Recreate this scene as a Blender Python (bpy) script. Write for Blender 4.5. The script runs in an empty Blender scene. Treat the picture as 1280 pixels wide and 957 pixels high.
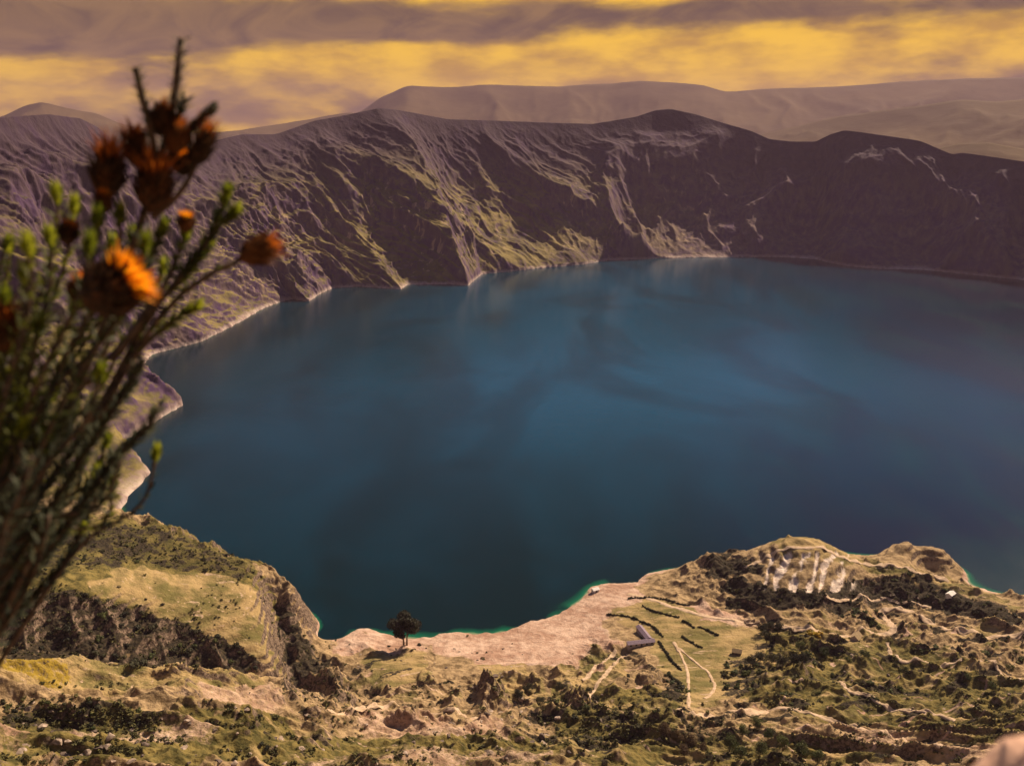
import bpy, bmesh, math, random
import numpy as np
from mathutils import Vector, Matrix
rad = math.radians
SC = bpy.context.scene
COL = SC.collection

# ------------------------------------------------------------------ camera
F_PX = 1150.0            # focal length in pixels of a 1280 px wide frame
CAM_H = 380.0            # metres above the lake
HORIZON = 165.0
PITCH = math.atan((478.5 - HORIZON) / F_PX)
cam_d = bpy.data.cameras.new('camera')
cam = bpy.data.objects.new('camera', cam_d)
COL.objects.link(cam)
cam.location = (0, 0, CAM_H)
cam.rotation_euler = (math.pi / 2 - PITCH, 0, 0)
cam_d.sensor_width = 36.0
cam_d.lens = F_PX / 1280 * 36.0
cam_d.clip_start = 0.02
cam_d.clip_end = 150000
cam_d.dof.use_dof = True
cam_d.dof.focus_distance = 900.0
cam_d.dof.aperture_fstop = 7.5
SC.camera = cam

# ------------------------------------------------------------------ light
SUN_AZ, SUN_EL = 40.0, 39.5      # azimuth clockwise from the view direction (+Y)
sun_d = bpy.data.lights.new('sun', 'SUN')
sun_d.energy = 5.0
sun_d.angle = rad(0.6)
sun_d.color = (1.0, 0.80, 0.58)
sun = bpy.data.objects.new('sun', sun_d)
COL.objects.link(sun)
_a, _e = rad(SUN_AZ), rad(SUN_EL)
SUN_DIR = Vector((math.sin(_a) * math.cos(_e), math.cos(_a) * math.cos(_e), math.sin(_e)))
sun.rotation_euler = (-SUN_DIR).to_track_quat('-Z', 'Y').to_euler()
sun.location = SUN_DIR * 3000

SC.render.engine = 'CYCLES'
SC.view_settings.view_transform = 'Standard'
SC.view_settings.look = 'None'
SC.view_settings.exposure = 0.80
SC.view_settings.gamma = 1.0
SC.view_settings.use_curve_mapping = False
SC.cycles.use_denoising = True
SC.cycles.max_bounces = 6
SC.cycles.diffuse_bounces = 2
SC.cycles.glossy_bounces = 2
SC.cycles.transmission_bounces = 3
SC.cycles.transparent_max_bounces = 6
SC.cycles.volume_bounces = 0


class NT:
    """small helper to write node graphs"""
    def __init__(self, tree):
        self.t = tree
        tree.nodes.clear()

    def n(self, typ, **kw):
        nd = self.t.nodes.new(typ)
        for k, v in kw.items():
            setattr(nd, k, v)
        return nd

    def put(self, sock, v):
        if v is None:
            return
        if hasattr(v, 'is_output') or isinstance(v, bpy.types.NodeSocket):
            self.t.links.new(v, sock)
        else:
            if isinstance(v, (tuple, list)) and len(v) == 3 and sock.type == 'RGBA':
                v = (*v, 1)
            sock.default_value = v

    def m(self, op, a, b=None, c=None, clamp=False):
        nd = self.n('ShaderNodeMath', operation=op, use_clamp=clamp)
        self.put(nd.inputs[0], a)
        if b is not None: self.put(nd.inputs[1], b)
        if c is not None: self.put(nd.inputs[2], c)
        return nd.outputs[0]

    def mix(self, f, a, b, blend='MIX'):
        nd = self.n('ShaderNodeMix', data_type='RGBA', blend_type=blend)
        self.put(nd.inputs[0], f); self.put(nd.inputs[6], a); self.put(nd.inputs[7], b)
        return nd.outputs[2]

    def step(self, v, lo, hi, a=0.0, b=1.0):
        nd = self.n('ShaderNodeMapRange', interpolation_type='SMOOTHSTEP')
        self.put(nd.inputs[0], v)
        for i, x in enumerate((lo, hi, a, b)):
            self.put(nd.inputs[1 + i], x)
        return nd.outputs[0]

    def noise(self, vec, scale, detail=4, rough=0.55, lac=2.0, dist=0.0):
        nd = self.n('ShaderNodeTexNoise')
        self.put(nd.inputs['Vector'], vec)
        nd.inputs['Scale'].default_value = scale
        nd.inputs['Detail'].default_value = detail
        nd.inputs['Roughness'].default_value = rough
        nd.inputs['Lacunarity'].default_value = lac
        nd.inputs['Distortion'].default_value = dist
        return nd.outputs[0]

    def mapv(self, vec, scale=(1, 1, 1), loc=(0, 0, 0), rot=(0, 0, 0)):
        nd = self.n('ShaderNodeMapping')
        self.put(nd.inputs[0], vec)
        nd.inputs[1].default_value = loc
        nd.inputs[2].default_value = rot
        nd.inputs[3].default_value = scale
        return nd.outputs[0]

    def attr(self, name):
        return self.n('ShaderNodeAttribute', attribute_name=name).outputs['Fac']


# ------------------------------------------------------------------ sky
YEL = (0.64, 0.355, 0.005)
CLOUD = (0.105, 0.056, 0.030)
w = bpy.data.worlds.new('World')
SC.world = w
w.use_nodes = True
g = NT(w.node_tree)
tc = g.n('ShaderNodeTexCoord').outputs['Generated']
sep = g.n('ShaderNodeSeparateXYZ'); g.put(sep.inputs[0], tc)
X, Y, Z = sep.outputs
az = g.m('ARCTAN2', X, Y)
el = g.m('ARCSINE', Z)
cv = g.n('ShaderNodeCombineXYZ')
g.put(cv.inputs[0], g.m('MULTIPLY', az, 4.4)); g.put(cv.inputs[1], g.m('MULTIPLY', el, 15.0))
n1 = g.noise(cv.outputs[0], 1.35, 6, 0.52, dist=0.3)
cv2 = g.n('ShaderNodeCombineXYZ')
g.put(cv2.inputs[0], g.m('MULTIPLY', az, 9.0)); g.put(cv2.inputs[1], g.m('MULTIPLY', el, 24.0)); cv2.inputs[2].default_value = 4.2
n2 = g.noise(cv2.outputs[0], 1.6, 5, 0.52)


def gauss(a0, sa, e0, se):
    p = g.m('POWER', g.m('DIVIDE', g.m('SUBTRACT', az, a0), sa), 2.0)
    q = g.m('POWER', g.m('DIVIDE', g.m('SUBTRACT', el, e0), se), 2.0)
    return g.m('EXPONENT', g.m('MULTIPLY', g.m('ADD', p, q), -1.0))


d = g.m('MULTIPLY', g.m('SUBTRACT', n1, 0.5), 1.7)
d = g.m('ADD', d, g.m('MULTIPLY', g.m('SUBTRACT', n2, 0.5), 0.75))
for wgt, a0, sa, e0, se in ((1.0, -0.44, 0.30, 0.100, 0.026), (0.62, -0.10, 0.22, 0.103, 0.014), (0.60, 0.36, 0.36, 0.117, 0.011),
                            (-0.85, 0.10, 0.30, 0.070, 0.016), (-0.30, 0.0, 0.2, 0.137, 0.010), (0.18, -0.45, 0.3, 0.03, 0.03),
                            (-0.35, 0.50, 0.2, 0.082, 0.012), (0.35, 0.55, 0.3, 0.045, 0.02)):
    d = g.m('ADD', d, g.m('MULTIPLY', gauss(a0, sa, e0, se), wgt))
cm = g.step(d, -0.36, 0.66)
ycol = g.mix(g.step(n2, 0.35, 0.7), YEL, (0.33, 0.170, 0.014))
n3 = g.noise(g.mapv(cv2.outputs[0], (0.9, 0.75, 1)), 1.3, 7, 0.6, dist=0.8)
cloudc = g.mix(g.step(n3, 0.34, 0.66), (0.046, 0.029, 0.022), (0.150, 0.085, 0.034))
lowband = g.mix(g.step(cm, 0, 1), ycol, cloudc)
nish = g.n('ShaderNodeTexSky', sky_type='NISHITA', sun_disc=False)
nish.sun_elevation = rad(SUN_EL); nish.sun_rotation = rad(SUN_AZ)
nish.altitude = 3800; nish.dust_density = 1.0
upper = g.mix(1.0, nish.outputs[0], (0.042, 0.045, 0.052), 'MULTIPLY')
cloud_hi = g.mix(g.step(n1, 0.42, 0.60), upper, (0.050, 0.068, 0.108))
skycol = g.mix(g.step(el, 0.146, 0.21), lowband, cloud_hi)
bg = g.n('ShaderNodeBackground')
g.put(bg.inputs[0], skycol); bg.inputs[1].default_value = 1.0
out = g.n('ShaderNodeOutputWorld')
g.t.links.new(bg.outputs[0], out.inputs[0])

# ------------------------------------------------------------------ helpers
CP, SP = math.cos(PITCH), math.sin(PITCH)


def rays(px, py):
    px = np.asarray(px, float); py = np.asarray(py, float)
    u = (px - 640) / F_PX; v = (478.5 - py) / F_PX
    return np.stack([u, CP + v * SP, -SP + v * CP], -1)


def on_z(px, py, z):
    r = rays(px, py)
    t = (np.asarray(z, float) - CAM_H) / r[..., 2]
    p = r * t[..., None]; p[..., 2] += CAM_H
    return p


def at_d(px, py, dist):
    r = rays(px, py)
    t = np.asarray(dist, float) / np.hypot(r[..., 0], r[..., 1])
    p = r * t[..., None]; p[..., 2] += CAM_H
    return p


def project(x, y, z):
    zz = z - CAM_H
    dep = y * CP - zz * SP
    up = y * SP + zz * CP
    return 640 + F_PX * x / dep, 478.5 - F_PX * up / dep


def tag(o, label=None, cat=None, group=None, kind=None):
    if label: o['label'] = label
    if cat: o['category'] = cat
    if group: o['group'] = group
    if kind: o['kind'] = kind
    return o


def _hash(ix, iy, seed):
    h = (ix.astype(np.int64) * 374761393 + iy.astype(np.int64) * 668265263 + seed * 1442695041) & 0xFFFFFFFF
    h = ((h ^ (h >> 13)) * 1274126177) & 0xFFFFFFFF
    h = h ^ (h >> 16)
    return h


def gnoise(x, y, seed=0):
    """gradient noise, about -0.7..0.7"""
    ix = np.floor(x); iy = np.floor(y)
    fx = x - ix; fy = y - iy
    ux = fx * fx * fx * (fx * (fx * 6 - 15) + 10); uy = fy * fy * fy * (fy * (fy * 6 - 15) + 10)

    def gr(jx, jy, dx, dy):
        a = _hash(jx, jy, seed) * (2 * math.pi / 4294967296.0)
        return np.cos(a) * dx + np.sin(a) * dy
    a = gr(ix, iy, fx, fy); b = gr(ix + 1, iy, fx - 1, fy)
    c = gr(ix, iy + 1, fx, fy - 1); d_ = gr(ix + 1, iy + 1, fx - 1, fy - 1)
    return (a * (1 - ux) + b * ux) * (1 - uy) + (c * (1 - ux) + d_ * ux) * uy


def fbm(x, y, octs=4, seed=0, gain=0.5, lac=2.03):
    s = np.zeros(np.broadcast(x, y).shape); a = 1.0
    for i in range(octs):
        s += a * gnoise(x, y, seed + i * 17); a *= gain
        x = x * lac + 13.7; y = y * lac - 7.1
    return s


def ridged(x, y, octs=4, seed=0, gain=0.5, lac=2.05):
    """0..1, crests at 1"""
    s = np.zeros(np.broadcast(x, y).shape); a = 1.0; tot = 0; prev = 1.0
    for i in range(octs):
        n_ = 1 - np.abs(gnoise(x, y, seed + i * 17)) * 2.0
        n_ = np.clip(n_, 0, 1) ** 2
        s += a * n_ * prev; tot += a; prev = 0.35 + 0.65 * n_; a *= gain
        x = x * lac + 5.3; y = y * lac + 9.1
    return s / tot


def sstep(x, a, b):
    t = np.clip((x - a) / (b - a), 0, 1)
    return t * t * (3 - 2 * t)


def in_poly(px, py, poly):
    inside = np.zeros(px.shape, bool)
    n_ = len(poly)
    for i in range(n_):
        x1, y1 = poly[i]; x2, y2 = poly[(i + 1) % n_]
        if y1 == y2: continue
        c = ((y1 > py) != (y2 > py)) & (px < (x2 - x1) * (py - y1) / (y2 - y1) + x1)
        inside ^= c
    return inside


def mesh_from(name, verts, faces, mat, smooth=True, attrs=None, parent=None):
    """numpy verts (n,3) and faces (m,k) -> one mesh object"""
    me = bpy.data.meshes.new(name)
    verts = np.asarray(verts, np.float32); faces = np.asarray(faces, np.int32)
    k = faces.shape[1]
    me.vertices.add(len(verts)); me.vertices.foreach_set('co', verts.ravel())
    me.loops.add(faces.size); me.loops.foreach_set('vertex_index', faces.ravel())
    me.polygons.add(len(faces))
    me.polygons.foreach_set('loop_start', np.arange(len(faces), dtype=np.int32) * k)
    me.polygons.foreach_set('use_smooth', np.full(len(faces), smooth))
    if attrs:
        for an, av in attrs.items():
            at_ = me.attributes.new(an, 'FLOAT', 'POINT')
            at_.data.foreach_set('value', np.asarray(av, np.float32).ravel())
    me.update(calc_edges=True)
    me.validate()
    if mat: me.materials.append(mat)
    o = bpy.data.objects.new(name, me)
    COL.objects.link(o)
    if parent: o.parent = parent
    return o


def grid_faces(nr, nc):
    i = np.arange(nr * nc).reshape(nr, nc)
    return np.stack([i[:-1, :-1], i[:-1, 1:], i[1:, 1:], i[1:, :-1]], -1).reshape(-1, 4)


class MB:
    """collects faces for one mesh object"""
    def __init__(self):
        self.v = []; self.f = []

    def add(self, vs, fs):
        b = len(self.v)
        self.v.extend([tuple(p) for p in vs]); self.f.extend([tuple(i + b for i in f) for f in fs])

    def tube(self, pts, radii, n=6, cap=True):
        pts = [Vector(p) for p in pts]
        rings = []
        up = Vector((0.13, 0.31, 0.94))
        for i, p in enumerate(pts):
            t = (pts[min(i + 1, len(pts) - 1)] - pts[max(i - 1, 0)])
            t = t.normalized() if t.length > 0 else Vector((0, 0, 1))
            s = t.cross(up)
            if s.length < 1e-3: s = t.cross(Vector((1, 0, 0)))
            s.normalize(); q = t.cross(s)
            r = radii[i] if hasattr(radii, '__len__') else radii
            rings.append([p + (s * math.cos(2 * math.pi * k / n) + q * math.sin(2 * math.pi * k / n)) * r for k in range(n)])
        vs = [v for rg in rings for v in rg]
        fs = []
        for i in range(len(rings) - 1):
            for k in range(n):
                k2 = (k + 1) % n
                fs.append((i * n + k, i * n + k2, (i + 1) * n + k2, (i + 1) * n + k))
        if cap:
            fs.append(tuple(range(n - 1, -1, -1)))
            fs.append(tuple((len(rings) - 1) * n + k for k in range(n)))
        self.add(vs, fs)

    def box(self, lo, hi, M=None):
        x0, y0, z0 = lo; x1, y1, z1 = hi
        vs = [Vector(p) for p in ((x0, y0, z0), (x1, y0, z0), (x1, y1, z0), (x0, y1, z0), (x0, y0, z1), (x1, y0, z1), (x1, y1, z1), (x0, y1, z1))]
        if M is not None: vs = [M @ v for v in vs]
        self.add(vs, [(0, 3, 2, 1), (4, 5, 6, 7), (0, 1, 5, 4), (1, 2, 6, 5), (2, 3, 7, 6), (3, 0, 4, 7)])

    def build(self, name, mat, parent=None, smooth=False):
        me = bpy.data.meshes.new(name)
        me.from_pydata([tuple(v) for v in self.v], [], self.f)
        me.update()
        if smooth:
            me.polygons.foreach_set('use_smooth', [True] * len(me.polygons))
        me.materials.append(mat)
        o = bpy.data.objects.new(name, me)
        COL.objects.link(o)
        if parent: o.parent = parent
        return o


def new_mat(name):
    m_ = bpy.data.materials.new(name)
    m_.use_nodes = True
    return m_, NT(m_.node_tree)


def finish(g_, color, rough=0.9, bump=None, bstr=0.5, bdist=1.0, spec=0.25, normal=None, **kw):
    p = g_.n('ShaderNodeBsdfPrincipled')
    g_.put(p.inputs['Base Color'], color)
    g_.put(p.inputs['Roughness'], rough)
    g_.put(p.inputs['Specular IOR Level'], spec)
    for k, v in kw.items():
        g_.put(p.inputs[k], v)
    if bump is not None:
        b = g_.n('ShaderNodeBump')
        b.inputs['Strength'].default_value = bstr
        b.inputs['Distance'].default_value = bdist
        g_.put(b.inputs['Height'], bump)
        g_.t.links.new(b.outputs[0], p.inputs['Normal'])
    o = g_.n('ShaderNodeOutputMaterial')
    g_.t.links.new(p.outputs[0], o.inputs[0])
    return p


def empty(name, loc=(0, 0, 0), rz=0.0):
    o = bpy.data.objects.new(name, None)
    COL.objects.link(o)
    o.location = loc; o.rotation_euler = (0, 0, rz)
    return o
# ================================================================== materials of the setting
def geo(g_):
    gg = g_.n('ShaderNodeNewGeometry')
    sp = g_.n('ShaderNodeSeparateXYZ'); g_.put(sp.inputs[0], gg.outputs['Position'])
    sn = g_.n('ShaderNodeSeparateXYZ'); g_.put(sn.inputs[0], gg.outputs['Normal'])
    return gg.outputs['Position'], sp.outputs, sn.outputs


# crater wall: dark purple-brown volcanic rock, highland grass on gentler faces, painted shade higher up, ochre scars, pale shore band
M_wall, g = new_mat('crater_rock')
P, pz, nz = geo(g)
nb = g.noise(P, 0.012, 6, 0.6)
nf = g.noise(P, 0.07, 6, 0.65)
st = g.noise(g.mapv(P, (0.05, 0.05, 0.012)), 1.0, 5, 0.6)
rmx = g.m('ADD', g.m('MULTIPLY', st, 0.55), g.m('ADD', g.m('MULTIPLY', nb, 0.33), g.m('MULTIPLY', nf, 0.12)))
rock = g.mix(g.step(rmx, 0.38, 0.62), (0.070, 0.036, 0.088), (0.150, 0.103, 0.090))
grass = g.mix(g.step(nb, 0.35, 0.65), (0.085, 0.070, 0.030), (0.21, 0.160, 0.055))
gm = g.m('MULTIPLY', g.step(nz[2], 0.46, 0.76), g.step(g.m('ADD', nf, g.m('MULTIPLY', nb, 0.6)), 0.56, 0.80))
gm = g.m('MULTIPLY', gm, g.step(g.attr('grassy'), 0.1, 0.7))
c = g.mix(gm, rock, grass)
c = g.mix(g.m('MULTIPLY', g.attr('top_shade'), g.step(nb, 0.25, 0.6, 0.55, 0.9)), c, (0.048, 0.030, 0.044))  # upper wall darkened: cloud shade put into the rock colour
scar = g.m('MULTIPLY', g.step(st, 0.565, 0.665), g.attr('scar'))
c = g.mix(scar, c, (0.36, 0.245, 0.165))
hz_ = g.m('ADD', pz[2], g.m('MULTIPLY', g.m('SUBTRACT', nf, 0.5), 26.0))
shore = g.m('SUBTRACT', 1.0, g.step(hz_, 1.5, 11.0))
c = g.mix(g.m('MULTIPLY', shore, 0.85), c, g.mix(g.step(nf, 0.4, 0.6), (0.30, 0.21, 0.18), (0.56, 0.44, 0.37)))
finish(g, c, 0.95, bump=g.noise(g.mapv(P, (0.022, 0.022, 0.014)), 1.0, 9, 0.62), bstr=0.75, bdist=9.0, spec=0.1)

# near ground: soil, dry grass, dark scrub, pale beach; what grows where comes from the masks on the mesh
M_ground, g = new_mat('caldera_ground')
P, pz, nz = geo(g)
nb = g.noise(P, 0.03, 5, 0.6)
nm = g.noise(P, 0.16, 6, 0.62)
nf = g.noise(P, 0.55, 5, 0.7)
soil = g.mix(g.step(nm, 0.35, 0.65), (0.18, 0.120, 0.060), (0.44, 0.305, 0.165))
grass = g.mix(g.step(nm, 0.35, 0.66), (0.068, 0.060, 0.019), (0.22, 0.165, 0.052))
gmask = g.step(g.m('ADD', g.attr('grass'), g.m('MULTIPLY', g.m('SUBTRACT', nm, 0.5), 0.9)), 0.35, 0.65)
c = g.mix(gmask, soil, grass)
strk = g.noise(g.mapv(P, (0.018, 0.085, 0.2), rot=(0, 0, 0.25)), 1.0, 5, 0.62)
field = g.mix(g.step(g.m('ADD', g.m('MULTIPLY', nb, 0.5), g.m('MULTIPLY', strk, 0.5)), 0.40, 0.60), (0.150, 0.125, 0.042), (0.39, 0.270, 0.122))
field = g.mix(g.step(g.noise(g.mapv(P, (0.05, 0.22, 0.5), rot=(0, 0, -0.2)), 1.0, 4, 0.6), 0.60, 0.68), field, (0.47, 0.33, 0.21))
c = g.mix(g.step(g.attr('field'), 0.25, 0.75), c, field)
scrub = g.mix(g.step(nf, 0.4, 0.65), (0.022, 0.018, 0.012), (0.070, 0.052, 0.030))
nl = g.noise(P, 0.055, 4, 0.6)
sv = g.m('ADD', g.m('MULTIPLY', g.attr('scrub'), 0.85), g.m('ADD', g.m('MULTIPLY', g.m('SUBTRACT', nm, 0.5), 1.5), g.m('MULTIPLY', g.m('SUBTRACT', nl, 0.5), 1.3)))
smask = g.step(sv, 0.42, 0.60)
c = g.mix(smask, c, scrub)
rockc = g.mix(g.step(nf, 0.4, 0.62), (0.075, 0.050, 0.036), (0.26, 0.185, 0.13))
rmask = g.m('SUBTRACT', 1.0, g.step(g.m('ADD', nz[2], g.m('MULTIPLY', g.m('SUBTRACT', nf, 0.5), 0.25)), 0.50, 0.70))
c = g.mix(rmask, c, rockc)
pale = g.mix(g.step(g.m('ADD', g.m('MULTIPLY', nm, 0.5), g.m('MULTIPLY', nb, 0.5)), 0.38, 0.62), (0.34, 0.20, 0.135), (0.58, 0.405, 0.30))
c = g.mix(g.step(g.m('ADD', g.attr('pale'), g.m('MULTIPLY', g.m('SUBTRACT', nf, 0.5), 0.7)), 0.35, 0.7), c, pale)
c = g.mix(g.m('MULTIPLY', g.attr('ash'), g.step(nf, 0.32, 0.5)), c, (0.74, 0.60, 0.49))
c = g.mix(g.step(g.m('ADD', g.attr('gorse'), g.m('MULTIPLY', g.m('SUBTRACT', nf, 0.5), 1.9)), 0.80, 1.0), c, (0.30, 0.205, 0.03))
finish(g, c, 0.95, bump=g.m('ADD', g.m('MULTIPLY', nm, 1.6), nf), bstr=0.9, bdist=1.2, spec=0.1)

# far mountains
M_mtn, g = new_mat('mountain_slopes')
P, pz, nz = geo(g)
nb = g.noise(P, 0.0012, 6, 0.6)
c = g.mix(g.step(nb, 0.35, 0.65), (0.070, 0.046, 0.018), (0.115, 0.078, 0.032))
finish(g, c, 0.95, bump=g.noise(P, 0.004, 6, 0.6), bstr=0.3, bdist=40, spec=0.05)

# lake
M_lake, g = new_mat('lake_water')
P, pz, nz = geo(g)
sh = g.attr('shallow')
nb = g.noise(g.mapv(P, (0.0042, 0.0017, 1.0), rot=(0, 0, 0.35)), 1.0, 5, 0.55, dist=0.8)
lit_ = g.m('MULTIPLY', g.attr('sky_sheen'), g.step(nb, 0.36, 0.60, 0.45, 1.05))  # reflected sky broken by cloud-shadow patches, both painted into the water colour
nsub = g.noise(g.mapv(P, (0.006, 0.0032, 1.0), rot=(0, 0, 0.5)), 1.0, 4, 0.55, dist=0.8)
navy = g.mix(g.attr('navy'), (0.0001, 0.0095, 0.0100), (0.0005, 0.0045, 0.019))
navy = g.mix(g.step(nsub, 0.40, 0.64), navy, (0.0002, 0.0165, 0.0245))  # more painted cloud-shade patches, mostly on the nearer water
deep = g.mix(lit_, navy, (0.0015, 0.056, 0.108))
c = g.mix(g.step(sh, 0.30, 0.92), deep, (0.005, 0.100, 0.050))
c = g.mix(g.step(sh, 0.86, 1.0), c, (0.16, 0.22, 0.12))
wv = g.m('ADD', g.noise(g.mapv(P, (0.30, 0.45, 1.0), rot=(0, 0, 0.5)), 1.0, 5, 0.6), g.m('MULTIPLY', g.noise(P, 0.05, 3, 0.5), 1.5))
rgh = g.step(nb, 0.30, 0.70, 0.19, 0.13)
finish(g, c, rgh, bump=wv, bstr=0.20, bdist=0.6, spec=0.24, IOR=1.33)

# ================================================================== crater wall
PAIRS = [((0, 720), (-900, 100, 1100)), ((100, 662), (-600, 120, 1350)), ((145, 640), (-400, 130, 1500)), ((188, 590), (-300, 135, 1550)),
         ((150, 552), (-200, 140, 1600)), ((229, 505), (-120, 143, 1650)), ((166, 470), (-60, 147, 1700)), ((190, 443), (0, 147, 1800)),
         ((250, 427), (60, 143, 1900)), ((290, 408), (100, 148, 1980)), ((330, 385), (124, 160, 2040)), ((355, 376), (143, 179, 2150)),
         ((366, 374), (180, 192, 2350)), ((385, 377), (230, 192, 2500)), ((400, 367), (272, 175, 2620)), ((416, 360), (302, 168, 2680)),
         ((450, 358), (345, 168, 2760)), ((500, 362), (393, 151, 2850)), ((509, 356), (432, 144, 2900)), ((560, 355), (475, 135, 2950)),
         ((585, 357), (500, 138, 3000)), ((602, 343), (560, 149, 3080)), ((670, 336), (622, 151, 3170)), ((728, 331), (680, 153, 3240)),
         ((762, 325), (740, 155, 3320)), ((800, 324), (795, 146, 3390)), ((822, 323), (818, 138, 3430)), ((838, 323), (838, 136, 3450)),
         ((870, 322), (870, 143, 3460)), ((900, 322), (905, 154, 3450)), ((930, 321), (940, 164, 3430)), ((960, 321), (962, 174, 3420)),
         ((990, 322), (990, 177, 3400)), ((1020, 324), (1020, 177, 3380)), ((1035, 328), (1038, 168, 3350)), ((1055, 332), (1055, 163, 3330)),
         ((1075, 334), (1075, 165, 3300)), ((1100, 336), (1102, 169, 3280)), ((1150, 337), (1150, 176, 3230)), ((1185, 340), (1190, 193, 3190)),
         ((1200, 342), (1203, 191, 3180)), ((1240, 346), (1240, 196, 3130)), ((1280, 350), (1280, 202, 3080)), ((1400, 370), (1420, 206, 2900)),
         ((1600, 430), (1650, 190, 2600)), ((1750, 540), (1900, 170, 2200)), ((1720, 660), (2300, 150, 1700)), ((1600, 770), (2500, 120, 1300))]
SH = np.array([on_z(p[0][0], p[0][1], 0.0) for p in PAIRS])
RM = np.array([at_d(*p[1]) for p in PAIRS])
seg = np.hypot(*np.diff((SH + RM)[:, :2] / 2, axis=0).T)
# denser columns where the wall is in the picture
wseg = np.array([0.25 if (PAIRS[i][0][0] > 1280 or i < 3) else 1.0 for i in range(len(seg))])
cum = np.concatenate([[0], np.cumsum(seg)]); cw = np.concatenate([[0], np.cumsum(seg * wseg)])
NU, NTT, NB_ = 1500, 300, 26
uu = np.interp(np.linspace(0, cw[-1], NU), cw, cum)
S = np.stack([np.interp(uu, cum, SH[:, k]) for k in range(3)], -1)
R = np.stack([np.interp(uu, cum, RM[:, k]) for k in range(3)], -1)


def smooth1(a, n_):
    k = np.hanning(n_ + 2)[1:-1]; k /= k.sum()
    p = np.pad(a, ((n_ // 2, n_ - 1 - n_ // 2), (0, 0)), 'edge')
    return np.stack([np.convolve(p[:, j], k, 'valid') for j in range(a.shape[1])], -1)


S = smooth1(S, 7); R = smooth1(R, 11)
tt = np.linspace(-0.05, 1.0, NTT)
T, U = np.meshgrid(tt, uu, indexing='ij')
base = S[None] * (1 - T[..., None]) + R[None] * T[..., None]
tp = np.clip(T, 0, 1)
zr = R[:, 2][None]
base[..., 2] = zr * (0.10 * tp ** 0.5 + 0.90 * (0.72 * tp ** 1.08 + 0.28 * tp ** 2.2))
base[..., 2] = np.where(T < 0, T * 900.0, base[..., 2])
hd = (S - R); hd[:, 2] = 0; hl = np.linalg.norm(hd, axis=1, keepdims=True); hd /= hl
nrm = np.concatenate([hd[:, :2] * 0.62, np.full((NU, 1), 0.78)], 1)
wu = U + 70 * fbm(U / 300, T * 1.6, 3, 5) + 330 * T * (1 - sstep(U, np.interp(20, np.arange(len(cum)), cum), np.interp(32, np.arange(len(cum)), cum)))
big = ridged(wu / 350, T * 0.9 + 3.3, 2, 11)
med = ridged(wu / 105 + 0.3 * fbm(U / 200, T * 4, 2, 3), T * 2.0, 3, 23)
fine = ridged(wu / 36, T * 6.0 + 0.5 * fbm(U / 60, T * 12, 2, 8), 3, 37)
vf = fbm(U / 13, T * 34, 3, 41)
env = np.clip(np.sin(np.pi * np.clip(T, 0, 1) ** 0.85), 0, 1) ** 0.7
edge0 = sstep(T, -0.05, 0.12)
NEARW = 1 - sstep(U, np.interp(14, np.arange(len(cum)), cum), np.interp(26, np.arange(len(cum)), cum))
amp_b = 88 * env + 3
rimfade = 1 - sstep(T, 0.86, 1.0) * 0.86
disp = (amp_b * (big - 0.40) + (16 * env + 5 * edge0) * (med - 0.35) + (5 * env + 3) * (1 + 0.9 * NEARW) * (fine - 0.3) + (0.9 + 1.6 * NEARW) * vf) * rimfade
# rock benches
bench = np.abs(((base[..., 2] + 25 * fbm(U / 160, T * 3, 3, 71)) / 46.0) % 1.0 - 0.5)
disp += 5.0 * env * (bench - 0.25)
V = base + nrm[None] * disp[..., None]
# knolls and a spit at the far shore
for kx, ky, h, r in ((1062, 318, 42, 75), (712, 328, 16, 45), (690, 331, 10, 40), (785, 306, 36, 40), (805, 307, 30, 32), (1230, 330, 20, 60), (596, 340, 22, 45)):
    c3 = at_d(kx, ky, float(np.hypot(*on_z(kx, {1062: 333, 712: 331, 690: 334, 785: 324, 805: 324, 1230: 345, 596: 350}[kx], 0)[:2])) + r * 0.7)
    rr = np.hypot(V[..., 0] - c3[0], V[..., 1] - c3[1])
    V[..., 2] += h * np.exp(-(rr / r) ** 2) * (T > 0)
# outer slope behind the rim
bt = np.linspace(0, 1, NB_ + 1)[1:]
BK = R[None] - hd[None] * (bt[:, None, None] ** 1.4) * 2200.0
BK[..., 2] = V[-1, :, 2][None] - (bt[:, None] ** 1.2) * 420 + 30 * fbm(BK[..., 0] / 300, BK[..., 1] / 300, 3, 51) * sstep(bt, 0, 0.2)[:, None]
BK += (V[-1] - R)[None] * (1 - bt)[:, None, None]
BK[..., 2] = np.where(bt[:, None] > 0, BK[..., 2], BK[..., 2])
VV = np.concatenate([V, BK], 0)
full_t = np.concatenate([T, np.ones((NB_, NU)) * 1.0], 0)
# ochre scars concentrate low on the left and middle wall
pxv, pyv = project(VV[..., 0], VV[..., 1], VV[..., 2])
scarm = np.clip(sstep(full_t, 0.02, 0.1) * (1 - sstep(full_t, 0.45, 0.75)), 0, 1) * np.clip(1.15 - np.abs(pxv - 480) / 520, 0.15, 1)
scarm = scarm * sstep(fbm(pxv / 70, pyv / 70, 3, 77), -0.25, 0.25)
grassm = np.clip((1 - sstep(full_t, 0.55, 0.9) * 0.7) * np.clip(1.25 - np.abs(pxv - 280) / 620, 0.15, 1), 0, 1)
fw = grid_faces(NTT + NB_, NU)
o = mesh_from('crater_wall', VV.reshape(-1, 3), fw[:, ::-1], M_wall, True, {'scar': scarm, 'grassy': grassm, 'top_shade': sstep(full_t + 0.10 * fbm(pxv / 60, pyv / 60, 3, 78), 0.42, 0.95)})
tag(o, 'steep purple-brown crater wall with grassy ribs around the far side of the lake', 'crater wall', kind='structure')

# ================================================================== near ground (heightfield)
CT = []                                            # x, y, z


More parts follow.
